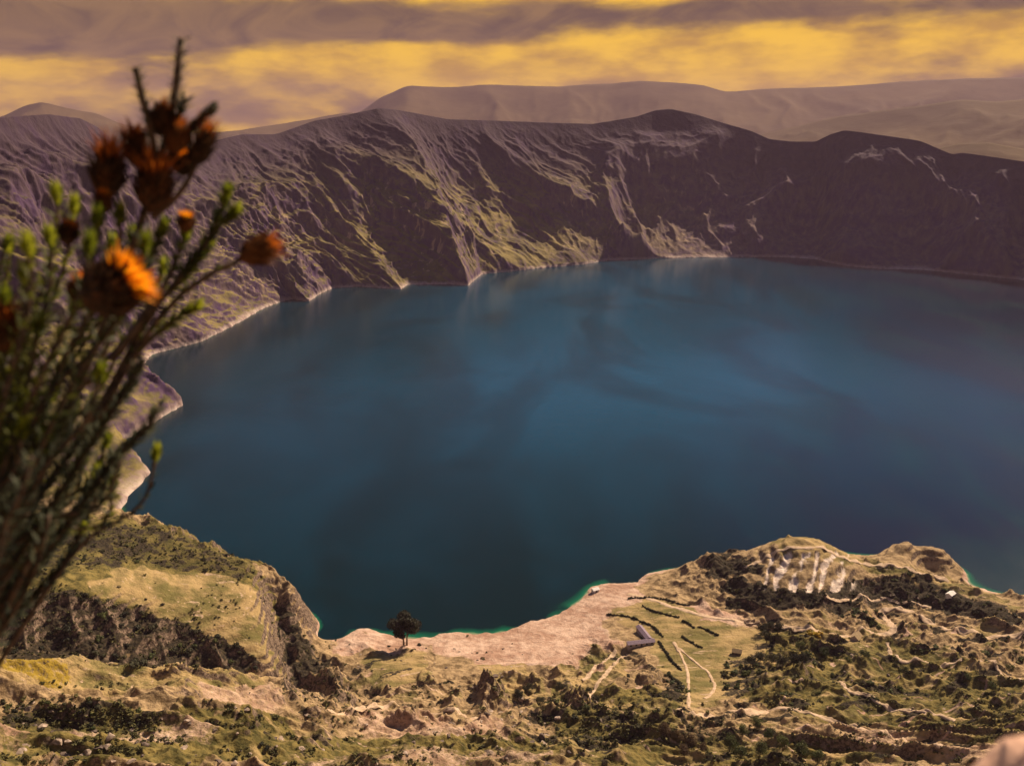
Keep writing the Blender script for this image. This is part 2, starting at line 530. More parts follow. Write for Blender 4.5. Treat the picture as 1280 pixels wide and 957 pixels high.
def cz(px, py, z): CT.append(on_z(px, py, float(z)))
def c0(px, py, z):                                   # where the line of sight meets the lake level, at another height
    p = on_z(px, py, 0.0); CT.append(np.array([p[0], p[1], z]))
def cw_(x, y, z): CT.append(np.array([x, y, float(z)]))


for a in [(395, 792, 0), (440, 788, 0), (480, 791, 0), (510, 797, 0), (535, 797, 0), (560, 791, 0), (600, 792, 0), (622, 790, 0), (642, 783, 0),
          (665, 776, 0), (690, 770, 0), (715, 757, 0), (731, 745, 0), (741, 733, 0), (757, 728, 0), (790, 728, 0), (802, 720, 0), (832, 712, 0), (862, 706, 0),
          # centre
          (440, 812, 7), (500, 815, 8), (500, 840, 18), (500, 868, 32), (500, 900, 55), (500, 930, 80), (500, 957, 104),
          (560, 815, 7), (640, 805, 6), (640, 832, 14), (640, 870, 28), (640, 910, 52), (640, 940, 74), (640, 957, 88),
          (720, 790, 6), (720, 830, 16), (720, 870, 30), (720, 910, 50), (720, 957, 85),
          (800, 742, 6), (800, 770, 11), (800, 800, 15), (800, 825, 20), (800, 850, 29), (800, 900, 52), (800, 957, 84),
          (860, 730, 9), (860, 770, 14), (860, 800, 17), (860, 830, 21), (860, 870, 33), (860, 900, 48), (860, 957, 78),
          (900, 760, 15), (900, 800, 18), (900, 850, 27), (900, 890, 40), (900, 957, 74),
          # headland
          (880, 693, 16), (905, 690, 20), (930, 688, 22), (930, 712, 22), (930, 740, 19), (965, 680, 38), (1005, 671, 47), (1005, 689, 44), (975, 688, 40), (1000, 735, 30), (1000, 754, 24),
          (950, 735, 24), (1040, 686, 40), (1065, 696, 30), (1095, 694, 12), (1085, 703, 26), (1065, 720, 27), (1065, 746, 21), (1100, 708, 27), (1100, 740, 15),
          (1000, 780, 20), (1000, 820, 26), (1000, 860, 36), (1000, 900, 52), (1000, 957, 78),
          (1140, 683, 24), (1175, 685, 20), (1150, 704, 10), (1187, 727, 19), (1230, 743, 22), (1280, 757, 27), (1150, 716, 21), (1150, 745, 14),
          (1100, 770, 16), (1100, 800, 22), (1100, 850, 34), (1100, 900, 52), (1100, 957, 80), (1180, 765, 15), (1180, 800, 24), (1180, 850, 38), (1180, 900, 55), (1180, 957, 84),
          (1280, 790, 27), (1280, 830, 36), (1280, 880, 52), (1280, 930, 76), (1280, 957, 92), (1400, 790, 36), (1400, 860, 52), (1400, 957, 95), (1520, 860, 75), (1520, 957, 120),
          # left hill
          (150, 643, 78), (200, 652, 70), (250, 676, 56), (300, 696, 49), (340, 713, 41), (365, 735, 32), (385, 765, 18),
          (100, 650, 86), (100, 700, 88), (100, 740, 87), (100, 762, 80), (100, 800, 68), (100, 830, 62),
          (0, 650, 98), (0, 700, 102), (0, 740, 100), (0, 790, 82), (0, 815, 78), (-150, 650, 140), (-150, 740, 150), (-150, 800, 140), (-400, 700, 240), (-400, 800, 230),
          (190, 700, 72), (190, 745, 70), (250, 720, 62), (250, 770, 55), (250, 784, 51), (250, 812, 42), (250, 836, 36), (340, 760, 41), (335, 800, 36), (333, 826, 31), (180, 800, 56), (180, 832, 48),
          (365, 780, 22), (403, 797, 4), (385, 790, 13), (400, 815, 9), (420, 842, 12), (442, 868, 17), (330, 850, 22)]:
    cz(*a)
for a in [(0, 815, 128), (100, 830, 119), (180, 836, 110), (250, 842, 100), (300, 848, 90), (350, 853, 76), (400, 868, 60), (450, 884, 52),
          (0, 870, 140), (100, 870, 126), (250, 880, 112), (380, 890, 80), (0, 915, 150), (100, 912, 137), (250, 915, 122), (380, 925, 100), (0, 957, 165), (100, 957, 151), (250, 957, 136), (380, 957, 118),
          (-150, 860, 170), (-150, 957, 195), (-400, 957, 260)]:
    cz(*a)
# far side of the headland, shores hidden behind hills, lake bed
for a in [(1197, 706, 0.0), (1110, 694, 0), (1140, 695, 0), (1178, 697, 0), (1060, 692, 0), (1005, 686, 0), (960, 692, 0), (915, 699, 0), (880, 700, 0), (1005, 668, -18), (1060, 676, -18), (1110, 679, -18), (1150, 681, -18), (950, 676, -18), (905, 685, -16), (1190, 684, -16), (1225, 735, 0), (1285, 745, 0), (1400, 750, 0), (1550, 760, 0), (1210, 722, 0),
          (345, 742, 0), (372, 741, -8), (392, 758, -8), (408, 774, -8), (428, 780, -6), (355, 728, -10), (250, 716, 0), (200, 688, 0), (150, 655, 5), (100, 650, 25),
          (450, 735, -25), (600, 735, -25), (690, 715, -25), (700, 650, -60), (780, 690, -25), (850, 670, -25), (930, 645, -25), (1005, 630, -25), (1090, 645, -25), (1200, 655, -25),
          (1255, 690, -25), (1320, 705, -25), (1450, 705, -25), (1600, 710, -25), (350, 680, -25), (270, 655, -25), (215, 630, -22), (500, 640, -60), (900, 580, -60), (300, 590, -55), (1200, 590, -60), (1500, 640, -50)]:
    c0(*a)
# the steep ground between the viewpoint and the foreground slope
for x, y, z in ((0, 250, 163), (0, 150, 240), (0, 60, 318), (0, 20, 355), (-90, 250, 178), (110, 250, 150), (-200, 250, 215), (230, 250, 150), (-120, 130, 250), (120, 130, 240),
                (-50, 50, 322), (50, 50, 318), (-350, 150, 300), (350, 150, 210), (-150, 0, 340), (150, 0, 330), (0, -60, 370), (-400, 0, 380), (400, 0, 330), (-60, 20, 350), (60, 20, 345),
                (-300, -150, 380), (300, -150, 370), (0, -200, 372)):
    cw_(x, y, z)
CT = np.array(CT)
MQ = 14.0


def kern(x, y):
    r2 = (x[:, None] - CT[None, :, 0]) ** 2 + (y[:, None] - CT[None, :, 1]) ** 2
    return np.sqrt(r2 + MQ * MQ)


_n = len(CT)
A = np.zeros((_n + 3, _n + 3))
A[:_n, :_n] = kern(CT[:, 0], CT[:, 1]) - np.eye(_n) * 0.25
A[:_n, _n] = A[_n, :_n] = 1; A[:_n, _n + 1] = A[_n + 1, :_n] = CT[:, 0]; A[:_n, _n + 2] = A[_n + 2, :_n] = CT[:, 1]
WT = np.linalg.solve(A, np.concatenate([CT[:, 2], [0, 0, 0]]))


def base_z(x, y):
    sh_ = x.shape; x = x.ravel(); y = y.ravel(); o_ = np.empty(x.size)
    for i in range(0, x.size, 60000):
        s_ = slice(i, i + 60000)
        o_[s_] = kern(x[s_], y[s_]) @ WT[:_n] + WT[_n] + WT[_n + 1] * x[s_] + WT[_n + 2] * y[s_]
    return o_.reshape(sh_)


# image-shaped regions of what covers the ground (only used to look up the place on the ground)
SMOOTH = [[(60, 650), (155, 648), (285, 692), (338, 724), (350, 830), (325, 832), (190, 765), (60, 738)],
          [(745, 735), (800, 735), (850, 752), (940, 780), (960, 800), (950, 850), (890, 885), (840, 880), (820, 830), (760, 800), (700, 790)],
          [(545, 800), (640, 790), (730, 745), (760, 760), (715, 830), (640, 840), (540, 850)], [(445, 825), (530, 815), (545, 850), (470, 862)],
          [(1092, 700), (1110, 678), (1170, 677), (1196, 700), (1170, 716), (1120, 712)], [(905, 690), (1005, 668), (1065, 692), (1100, 720), (1280, 760), (1280, 775), (1100, 725), (960, 690)]]
SCRUB = [[(0, 735), (95, 738), (190, 765), (250, 782), (335, 830), (330, 842), (180, 836), (0, 820)],
         [(0, 655), (190, 655), (290, 690), (335, 715), (300, 722), (180, 705), (90, 712), (0, 735)],
         [(880, 695), (935, 690), (950, 715), (900, 725), (870, 715)],
         [(900, 725), (960, 728), (1010, 740), (1070, 722), (1130, 716), (1230, 752), (1280, 765), (1280, 785), (1110, 755), (1040, 760), (915, 765)],
         [(1040, 760), (1100, 762), (1110, 790), (1060, 780)], [(1115, 768), (1160, 775), (1200, 795), (1120, 795)],
         [(1110, 800), (1280, 795), (1280, 840), (1230, 828), (1130, 822)], [(950, 775), (1000, 785), (1040, 820), (960, 830)],
         [(900, 820), (1050, 815), (1100, 850), (1000, 890), (900, 870)], [(800, 890), (960, 890), (1030, 957), (790, 957)],
         [(780, 845), (830, 830), (870, 870), (840, 900), (790, 880)], [(335, 728), (352, 735), (385, 800), (440, 860), (440, 888), (380, 882), (352, 840), (345, 790)],  # second region: ravine face darkened, its shade put into the cover colour
         [(1070, 900), (1180, 925), (1060, 935)], [(0, 870), (200, 885), (330, 895), (300, 910), (0, 900)], [(670, 870), (830, 900), (780, 935), (680, 935)], [(930, 850), (1280, 855), (1280, 890), (1090, 885)]]
PALE = [[(540, 792), (640, 785), (720, 750), (745, 728), (800, 728), (800, 748), (750, 775), (720, 830), (620, 830), (545, 815)],
        [(395, 790), (520, 790), (540, 812), (420, 812)], [(745, 780), (780, 800), (760, 818), (735, 800)], [(0, 900), (260, 905), (300, 918), (0, 925)],
        [(430, 940), (700, 940), (700, 957), (300, 957)], [(230, 850), (350, 850), (360, 885), (260, 880)], [(440, 885), (640, 905), (640, 930), (450, 915)],
        [(1020, 892), (1130, 915), (1280, 940), (1280, 957), (1150, 940), (1040, 912)], [(860, 752), (960, 772), (950, 782), (870, 772)]]
FIELD = [[(752, 745), (830, 750), (900, 770), (960, 790), (950, 850), (890, 885), (850, 880), (815, 800), (770, 775)],
         [(150, 706), (300, 722), (335, 745), (350, 828), (320, 826), (180, 762), (110, 738)], [(445, 820), (530, 818), (540, 850), (470, 860)],
         [(700, 790), (760, 800), (780, 830), (720, 870), (690, 880)], [(960, 665), (1050, 672), (1065, 695), (1190, 726), (1280, 755), (1280, 765), (1100, 712), (975, 690)],
         [(0, 820), (330, 845), (350, 870), (200, 862), (0, 850)], [(1000, 780), (1100, 790), (1090, 810), (1020, 805)], [(595, 815), (660, 825), (700, 880), (610, 870)]]
GORSE = [[(0, 822), (60, 828), (105, 842), (60, 850), (0, 842)], [(1005, 788), (1030, 787), (1035, 797), (1008, 799)]]
GREEN = [[(0, 640), (155, 648), (290, 690), (345, 725), (340, 800), (200, 770), (0, 740)], [(960, 780), (1110, 800), (1280, 850), (1280, 930), (1000, 890), (930, 870)], [(430, 920), (1040, 925), (1100, 957), (300, 957)], [(0, 880), (330, 885), (420, 957), (0, 957)],
         [(180, 648), (290, 690), (340, 745), (250, 715)], [(700, 850), (860, 870), (840, 930), (690, 930)]]


def mask(px, py, polys, soft=7.0):
    """soft, noise-frayed membership"""
    acc = np.zeros(px.shape)
    k = ((0, 0), (soft, 0), (-soft, 0), (0, soft * 0.6), (0, -soft * 0.6))
    for dx, dy in k:
        hit_ = np.zeros(px.shape, bool)
        for p in polys:
            hit_ |= in_poly(px + dx, py + dy, p)
        acc += hit_
    return acc / len(k)


BUMPS = [(612, 868, 17, 15, 24, 0.2), (724, 880, 14, 13, 22, -0.1), (808, 845, 8, 13, 13, 0), (672, 858, 8, 10, 14, 0.3), (536, 848, 5, 9, 14, 0.4), (418, 855, 9, 12, 18, 0.6),
         (965, 795, 4, 12, 9, 0), (1060, 775, 5, 16, 10, 0), (1150, 785, 6, 22, 12, 0), (1210, 812, 6, 26, 12, 0), (990, 838, 6, 14, 12, 0), (1250, 870, 6, 20, 14, 0), (510, 905, 8, 18, 9, 0),
         (840, 905, 8, 14, 12, 0), (100, 888, 6, 30, 10, 0), (300, 900, 6, 22, 9, 0), (430, 880, 6, 12, 10, 0), (730, 712, 0, 1, 1, 0), (1110, 930, 7, 26, 10, -0.3)]
_bp = []
for bx, by, h, rx, ry, an in BUMPS:
    p = on_z(bx, by, 0.0)
    zb = 30.0
    for _ in range(12):
        p = on_z(bx, by, zb); zb = 0.5 * zb + 0.5 * float(base_z(np.array([p[0]]), np.array([p[1]]))[0])
    _bp.append((p[0], p[1], h, rx, ry, an))


RAV = [tuple(on_z(a_, b_, c_)[:2]) for a_, b_, c_ in ((338, 738, 40), (350, 775, 37), (358, 812, 32), (378, 848, 26), (420, 866, 20), (450, 872, 18))]


def ground_full(x, y):
    """height and cover masks of the near ground"""
    z = base_z(x, y)
    dist = np.hypot(x, y)
    for bx, by, h, rx, ry, an in _bp:
        if h == 0: continue
        m_ = (np.abs(x - bx) < 70) & (np.abs(y - by) < 70)
        if not m_.any(): continue
        dx = x[m_] - bx; dy = y[m_] - by
        ca, sa = math.cos(an), math.sin(an)
        u_ = (dx * ca + dy * sa) / rx; v_ = (-dx * sa + dy * ca) / ry
        u_ = u_ + 0.35 * fbm(x[m_] / 9, y[m_] / 9, 3, 91)
        prof = np.clip(1 - np.abs(u_), 0, 1) ** 1.2 * np.clip(1 - v_ ** 2 * 0.8, 0, 1)
        z[m_] += h * prof * (0.75 + 0.5 * ridged(x[m_] / 7, y[m_] / 7, 2, 93))
    px, py = project(x, y, np.maximum(z, 0))
    jx = px + 16 * fbm(x / 22, y / 22, 3, 101); jy = py + 9 * fbm(x / 22, y / 22, 3, 102)
    sm = mask(jx, jy, SMOOTH)
    rough = np.clip(1 - sm, 0.14, 1)
    shoref = sstep(np.abs(z), 0.5, 14.0) * 0.9 + 0.1
    # the ravine between the left hill and the shore flats
    if (y > 400).any():
        dr = np.full(x.shape, 1e9)
        for (ax, ay), (bx, by) in zip(RAV[:-1], RAV[1:]):
            q = np.clip(((x - ax) * (bx - ax) + (y - ay) * (by - ay)) / ((bx - ax) ** 2 + (by - ay) ** 2), 0, 1)
            dr = np.minimum(dr, np.hypot(x - ax - q * (bx - ax), y - ay - q * (by - ay)))
        dr = dr + 5 * fbm(x / 18, y / 18, 3, 811)
        z = z - 15.0 * np.exp(-(np.maximum(dr, 0) / 9.0) ** 2)
    sx_, sy_ = project(x, y, np.maximum(z, 0))
    rough = rough * (1 - 0.9 * np.clip(1 - np.abs((sx_ - 1005) / 85) ** 3, 0, 1) * sstep(sy_, 672, 684) * (1 - sstep(sy_, 738, 752)))
    gullied = ridged(x / (34 + 26 * sstep(470 - y, 0, 90)), y / 40, 4, 131)
    gullied = 0.85 * gullied + 0.15 * (GM1 + 0.55 * fbm(x / 26, y / 26, 4, 133))
    bumpy = ridged(x / 26 + 0.4 * fbm(x / 30, y / 30, 2, 7), y / 10, 3, 151)
    fore = sstep(-dist, -520, -430)
    a_ = rough * shoref
    ter = 5.0; zz = z / ter + 0.5 * fbm(x / 45, y / 45, 3, 191)
    stepped = (sstep(zz - np.floor(zz), 0.25, 0.75) - (zz - np.floor(zz))) * ter
    zsm = z.copy()
    z = z + stepped * 0.55 * sstep(z, 6, 14) * (y > 430)
    z = z + a_ * ((13.0 + 3.0 * fore) * (gullied - GM1) + 1.7 * (bumpy - GM2) + 0.75 * fbm(x / 4.5, y / 4.5, 3, 171)) + 0.45 * fbm(x / 9, y / 9, 3, 181)
    # the eroded gullies on the headland's face
    hx, hy = project(x, y, np.maximum(z, 0))
    gz = np.clip(1 - np.abs((hx - 1010) / 75) ** 3, 0, 1) * sstep(hy, 683, 692) * (1 - sstep(hy, 732, 746))
    gul = 0.5 + 0.5 * np.cos((hx + 0.35 * (hy - 690) + 16 * fbm(hx / 40, hx * 0 + 3.3, 2, 6) + 6 * fbm(x / 12, y / 12, 3, 5)) * 2 * math.pi / 19.0)
    gul = np.clip(gul * (0.92 + 1.1 * fbm(hx / 16, hy / 30, 3, 9)), 0, 1)
    z = z - 2.4 * gz * gul * (hx > 930)
    # terrace steps on the left hill and low steps in the fields
    return z, dict(px=px, py=py, jx=jx, jy=jy, gul=gz * gul, sm=sm, zsm=zsm)


def ground_z(x, y):
    x = np.atleast_1d(np.asarray(x, float)); y = np.atleast_1d(np.asarray(y, float))
    return ground_full(x, y)[0]


_q = np.linspace(0, 900, 300); _qx, _qy = np.meshgrid(_q, _q + 100)
GM1 = float(ridged(_qx / 34, _qy / 34, 4, 131).mean()) + 0.04; GM2 = float(ridged(_qx / 15, _qy / 11, 3, 151).mean()) + 0.02
NCX = 1320
tx = np.linspace(-0.80, 0.78, NCX)
rows = np.concatenate([np.linspace(-60, 0, 8), np.geomspace(2, 270, 42), np.linspace(272, 850, 640), np.linspace(855, 1080, 24)])
YG = np.repeat(rows[:, None], NCX, 1)
XG = tx[None] * (np.abs(YG) + 40.0) * 1.0
ZG, inf = ground_full(XG, YG)
px, py, jx, jy = inf['px'], inf['py'], inf['jx'], inf['jy']
LIGHT = (1, 5, 6, 8, 10, 13, 15, 9)
scr = np.maximum(mask(jx, jy, [p_ for i_, p_ in enumerate(SCRUB) if i_ not in LIGHT]), 0.62 * mask(jx, jy, [SCRUB[i_] for i_ in LIGHT])); pal = np.maximum(mask(jx, jy, PALE[:3] + PALE[7:]), 0.55 * mask(jx, jy, PALE[3:7])); fld = mask(jx, jy, FIELD, 4); gor = mask(jx, jy, GORSE, 4)
grn = np.clip(mask(jx, jy, GREEN) * 0.75 + 0.30, 0, 1)
pal = np.maximum(pal, 0.85 * (1 - sstep(ZG + 2.5 * fbm(XG / 16, YG / 16, 3, 717), 1.0, 4.5)) * (XG > -230))
strip = inf['gul']
# terraced plots: bushes and bare lips follow the contours
RIGHT = mask(jx, jy, [[(905, 765), (1040, 765), (1110, 760), (1300, 775), (1300, 957), (880, 957), (905, 890), (950, 850), (962, 800)]])
MIDF = mask(jx, jy, [[(440, 815), (560, 845), (690, 850), (860, 890), (905, 957), (300, 957), (330, 890)], [(700, 830), (800, 800), (820, 850), (870, 890), (700, 890)]]) * (1 - RIGHT)
ph = (inf['zsm'] + 5.5 * fbm(XG / 48, YG / 48, 3, 611)) / np.where(RIGHT > .5, 6.2, 8.0)
fr_ = ph - np.floor(ph)
on1 = sstep(fbm(XG / 30, YG / 30, 3, 613), -0.22, 0.10); on2 = sstep(fbm(XG / 26, YG / 26, 3, 617), -0.02, 0.16)
dband = sstep(fr_, 0.0, 0.10) * (1 - sstep(fr_, 0.36, 0.50)) * on1
pband = np.exp(-((fr_ - 0.62) / 0.055) ** 2) * on2
terr = np.clip(RIGHT + 0.8 * MIDF, 0, 1)
scr = scr * (1 - 0.70 * terr) + 0.72 * terr * dband
pal = np.maximum(pal * (1 - 0.5 * RIGHT), 0.80 * terr * pband)
fld = np.maximum(fld, 0.75 * terr * sstep(fr_, 0.52, 0.62) * (1 - sstep(fr_, 0.9, 0.98)) * on1)
ash = sstep(strip, 0.40, 0.70)
pal = np.maximum(pal, sstep(strip, 0.45, 0.8))
scr = scr * (1 - pal) ; fld = fld * (1 - pal)
att = {'scrub': scr, 'pale': pal, 'field': fld, 'gorse': gor, 'grass': grn, 'ash': ash}
fg = grid_faces(len(rows), NCX)
keep = (ZG.ravel()[fg].max(1) > -6)
cxp = px.ravel()[fg].mean(1); cyp = py.ravel()[fg].mean(1); cyy = YG.ravel()[fg].mean(1)
LEFT_HILL = [(-900, 500), (150, 600), (420, 700), (405, 800), (430, 850), (340, 856), (180, 842), (-900, 812)]
HEAD = [(868, 600), (1300, 600), (1500, 700), (1300, 790), (1110, 757), (1040, 765), (915, 768), (860, 735)]
is_left = in_poly(cxp, cyp, LEFT_HILL) & (cyy > 440)
is_head = in_poly(cxp, cyp, HEAD) & ~is_left & (cyy > 600)
is_slope = (cyy < 470) & ~is_left
vflat = np.stack([XG, YG, ZG], -1).reshape(-1, 3)
# exact shared normals keep the seams between the four pieces invisible
dzr = np.gradient(np.stack([XG, YG, ZG], -1), axis=0); dzc = np.gradient(np.stack([XG, YG, ZG], -1), axis=1)
nn = np.cross(dzc, dzr); nn /= np.linalg.norm(nn, axis=-1, keepdims=True) + 1e-9
nn = np.where(nn[..., 2:] < 0, -nn, nn).reshape(-1, 3)


def ground_piece(name, sel, label, cat):
    f = fg[sel & keep]
    used = np.unique(f); remap = np.full(len(vflat), -1); remap[used] = np.arange(len(used))
    o = mesh_from(name, vflat[used], remap[f], M_ground, True, {k: v.ravel()[used] for k, v in att.items()})
    o.data.normals_split_custom_set_from_vertices(nn[used])
    return tag(o, label, cat, kind='structure')


ground_piece('left_hill', is_left, 'rounded hill spur with scrub and grassy terraces between the near shore and the left crater wall', 'hill')
ground_piece('headland_hill', is_head, 'headland hill with pale eroded gullies on its face, jutting into the lake', 'hill')
ground_piece('foreground_slope', is_slope, 'rocky sunlit slope of dry grass and scrub along the bottom of the view', 'slope')
ground_piece('shore_ground', ~(is_left | is_head | is_slope), 'tan shore flats with fields and bare earth beside the lake', 'ground')

# ================================================================== lake
ang = np.linspace(0, 2 * math.pi, 2)
LX = np.concatenate([np.linspace(-1700, -700, 12), np.linspace(-690, 700, 464), np.linspace(720, 2600, 30)])
LY = np.concatenate([np.linspace(380, 480, 4), np.linspace(490, 900, 206), np.linspace(920, 3300, 120)])
lx, ly = np.meshgrid(LX, LY)
lz_g = base_z(lx, ly)
shal = np.where(ly < 1000, np.exp(np.minimum(lz_g, 0) / 3.5) * (lz_g > -30), 0)
# shallow rim along the crater wall
flat_s = S[:, :2]
dmin = np.full(lx.shape, 1e9)
for i in range(0, len(flat_s), 4):
    dmin = np.minimum(dmin, (lx - flat_s[i, 0]) ** 2 + (ly - flat_s[i, 1]) ** 2)
shal = np.maximum(shal, 0.62 * np.exp(-np.sqrt(dmin) / 22.0))
sky_sheen = np.exp(-((lx - 60 - 0.10 * ly) / 560.0) ** 2) * sstep(ly, 680, 1500) * (1 - 0.35 * sstep(ly, 2100, 2700))  # brighter middle zone: sky reflection put into the water colour
shal = shal * np.clip(0.72 + 1.1 * fbm(lx / 38, ly / 38, 3, 711), 0.15, 1.05)
o = mesh_from('lake', np.stack([lx, ly, np.zeros_like(lx)], -1).reshape(-1, 3), grid_faces(*lx.shape), M_lake, False, {'shallow': shal, 'sky_sheen': sky_sheen, 'navy': sstep(lx / ly, 0.16, 0.42)})
tag(o, 'deep blue-green crater lake filling the caldera below the rim', 'lake', kind='structure')

# ================================================================== the land beyond and the far mountains
gx = np.linspace(-19000, 19000, 120); gy = np.concatenate([np.linspace(-7000, 2000, 20), np.linspace(2500, 14000, 80), np.linspace(14500, 19500, 20)])
px_, py_ = np.meshgrid(gx, gy)
hz = 60 + 110 * fbm(px_ / 3500, py_ / 3500, 4, 201)
rc = np.hypot(px_ - 200, py_ - 1700)
hz = np.where(rc < 3800, -200, hz)
o = mesh_from('plain', np.stack([px_, py_, hz], -1).reshape(-1, 3), grid_faces(*px_.shape), M_mtn, True)
tag(o, 'dry highland plain stretching away behind the crater to the mountains', 'plain', kind='structure')


def mountain(name, label, crest, depth, foot_z, seed, amp):
    """crest = (px, py, distance); a ridge with real flanks, foot towards us and a far side"""
    cr = np.array([at_d(*c_) for c_ in crest])
    l_ = np.concatenate([[0], np.cumsum(np.hypot(*np.diff(cr[:, :2], axis=0).T))])
    n_u = 420
    u_ = np.linspace(0, l_[-1], n_u)
    C = np.stack([np.interp(u_, l_, cr[:, k]) for k in range(3)], -1)
    C = smooth1(C, 9)
    C[:, 2] += amp * 0.10 * fbm(u_ / 700, u_ * 0 + seed, 4, seed)
    out_ = C[:, :2] / np.linalg.norm(C[:, :2], axis=1, keepdims=True)
    t_ = np.linspace(-1, 1, 81)
    T_, U_ = np.meshgrid(t_, u_, indexing='ij')
    Vm = np.zeros((81, n_u, 3))
    Vm[..., 0] = C[None, :, 0] + out_[None, :, 0] * T_ * depth
    Vm[..., 1] = C[None, :, 1] + out_[None, :, 1] * T_ * depth
    h_ = np.abs(T_)
    Vm[..., 2] = C[None, :, 2] * (1 - h_) ** 1.25 + foot_z * (1 - (1 - h_) ** 1.25)
    e_ = np.sin(np.pi * h_) ** 0.8
    Vm[..., 2] += e_ * amp * (ridged(U_ / 1100 + 0.5 * fbm(U_ / 1500, T_ * 2, 2, seed), T_ * 1.3, 4, seed + 3) - 0.35)
    o_ = mesh_from(name, Vm.reshape(-1, 3), grid_faces(81, n_u), M_mtn, True)
    return tag(o_, label, 'mountain', kind='structure')


mountain('far_mountains', 'hazy flat-topped mountain range on the horizon behind the middle of the crater rim', [(380, 172, 12500), (455, 137, 12300), (475, 122, 12200), (510, 107, 12000), (560, 109, 12000), (620, 106, 12000), (700, 109, 12000), (745, 104, 12000), (765, 105, 12000), (800, 101, 12000), (850, 104, 12000), (878, 106, 12000), (905, 114, 12000), (960, 112, 12100), (1020, 109, 12300), (1080, 106, 12400), (1150, 101, 12500), (1200, 98, 12600), (1290, 97, 12700), (1400, 95, 12800), (1600, 110, 12900)], 3200, 100, 301, 150)
mountain('far_mountains', 'broad nearer mountain shoulder in haze above the right end of the crater rim', [(880, 190, 8600), (930, 172, 8500), (1000, 158, 8300), (1050, 146, 8200), (1100, 138, 8100), (1150, 131, 8000), (1200, 124, 8000), (1250, 128, 8000), (1300, 122, 8000), (1450, 112, 8000), (1600, 130, 8000)], 2200, 80, 321, 130)
mountain('far_mountains', 'low mauve ridge just above the right end of the crater rim', [(1120, 205, 5600), (1165, 187, 5600), (1200, 180, 5600), (1235, 178, 5600), (1280, 186, 5600), (1400, 200, 5600)], 900, 100, 341, 90)
mountain('far_mountains', 'faint hazy mountain behind the left end of the crater rim', [(-300, 165, 11000), (-100, 150, 11000), (0, 146, 11000), (30, 133, 11000), (52, 128, 11000), (80, 134, 11000), (120, 142, 11000), (150, 155, 11000), (220, 168, 11000), (300, 163, 11000), (380, 150, 11200), (440, 140, 11300), (500, 160, 11400)], 2600, 100, 361, 160)
# ================================================================== helpers for placing things on the ground
rng = random.Random(7)
_D = np.concatenate([np.linspace(280, 850, 460)])


def hit(px, py):
    """where the line of sight through a point of the photograph meets the near ground"""
    px = np.atleast_1d(np.asarray(px, float)); py = np.atleast_1d(np.asarray(py, float))
    r = rays(px, py); hz_ = np.hypot(r[:, 0], r[:, 1])
    res = np.full((len(px), 3), np.nan)
    P_ = r[:, None, :] * (_D[None, :] / hz_[:, None])[..., None]
    P_[..., 2] += CAM_H
    ix = GZI(P_[..., 0], P_[..., 1])
    below = P_[..., 2] < ix
    ok = below.any(1)
    k = below.argmax(1)
    for i in np.where(ok)[0]:
        a_ = P_[i, max(k[i] - 1, 0)]; b_ = P_[i, k[i]]
        da = a_[2] - ix[i, max(k[i] - 1, 0)]; db = ix[i, k[i]] - b_[2]
        f = da / (da + db + 1e-9)
        res[i] = a_ + (b_ - a_) * f
        res[i, 2] = GZI(res[i, 0:1], res[i, 1:2])[0]
    return res


def GZI(x, y):
    """height of the ground mesh itself (bilinear in its own grid)"""
    x = np.asarray(x, float); y = np.asarray(y, float)
    ri = np.clip(np.interp(y, rows, np.arange(len(rows))), 0, len(rows) - 1.001)
    t_ = x / (np.abs(y) + 40.0)
    ci = np.clip((t_ - tx[0]) / (tx[1] - tx[0]), 0, NCX - 1.001)
    r0 = ri.astype(int); c0_ = ci.astype(int); fr = ri - r0; fc = ci - c0_
    return ((ZG[r0, c0_] * (1 - fc) + ZG[r0, c0_ + 1] * fc) * (1 - fr) + (ZG[r0 + 1, c0_] * (1 - fc) + ZG[r0 + 1, c0_ + 1] * fc) * fr)


def leaf_mat(name, a_, b_, scale=1.5, rough=0.7, trans=0.25):
    m_, g_ = new_mat(name)
    gg = g_.n('ShaderNodeNewGeometry')
    nn_ = g_.noise(gg.outputs['Position'], scale, 3, 0.6)
    rnd = g_.n('ShaderNodeObjectInfo').outputs['Random']
    c_ = g_.mix(g_.step(g_.m('ADD', nn_, g_.m('MULTIPLY', g_.m('SUBTRACT', rnd, 0.5), 0.3)), 0.35, 0.65), a_, b_)
    p_ = g_.n('ShaderNodeBsdfPrincipled'); g_.put(p_.inputs['Base Color'], c_); p_.inputs['Roughness'].default_value = rough
    p_.inputs['Specular IOR Level'].default_value = 0.25
    t_ = g_.n('ShaderNodeBsdfTranslucent'); g_.put(t_.inputs[0], c_)
    mx = g_.n('ShaderNodeMixShader'); mx.inputs[0].default_value = trans
    g_.t.links.new(p_.outputs[0], mx.inputs[1]); g_.t.links.new(t_.outputs[0], mx.inputs[2])
    o_ = g_.n('ShaderNodeOutputMaterial'); g_.t.links.new(mx.outputs[0], o_.inputs[0])
    return m_


def simple_mat(name, a_, b_, scale, rough=0.85, bump=0.4, bdist=0.05, detail=5, spec=0.25):
    m_, g_ = new_mat(name)
    tc_ = g_.n('ShaderNodeTexCoord').outputs['Object']
    n_ = g_.noise(tc_, scale, detail, 0.62)
    finish(g_, g_.mix(g_.step(n_, 0.35, 0.65), a_, b_), rough, bump=n_, bstr=bump, bdist=bdist, spec=spec)
    return m_


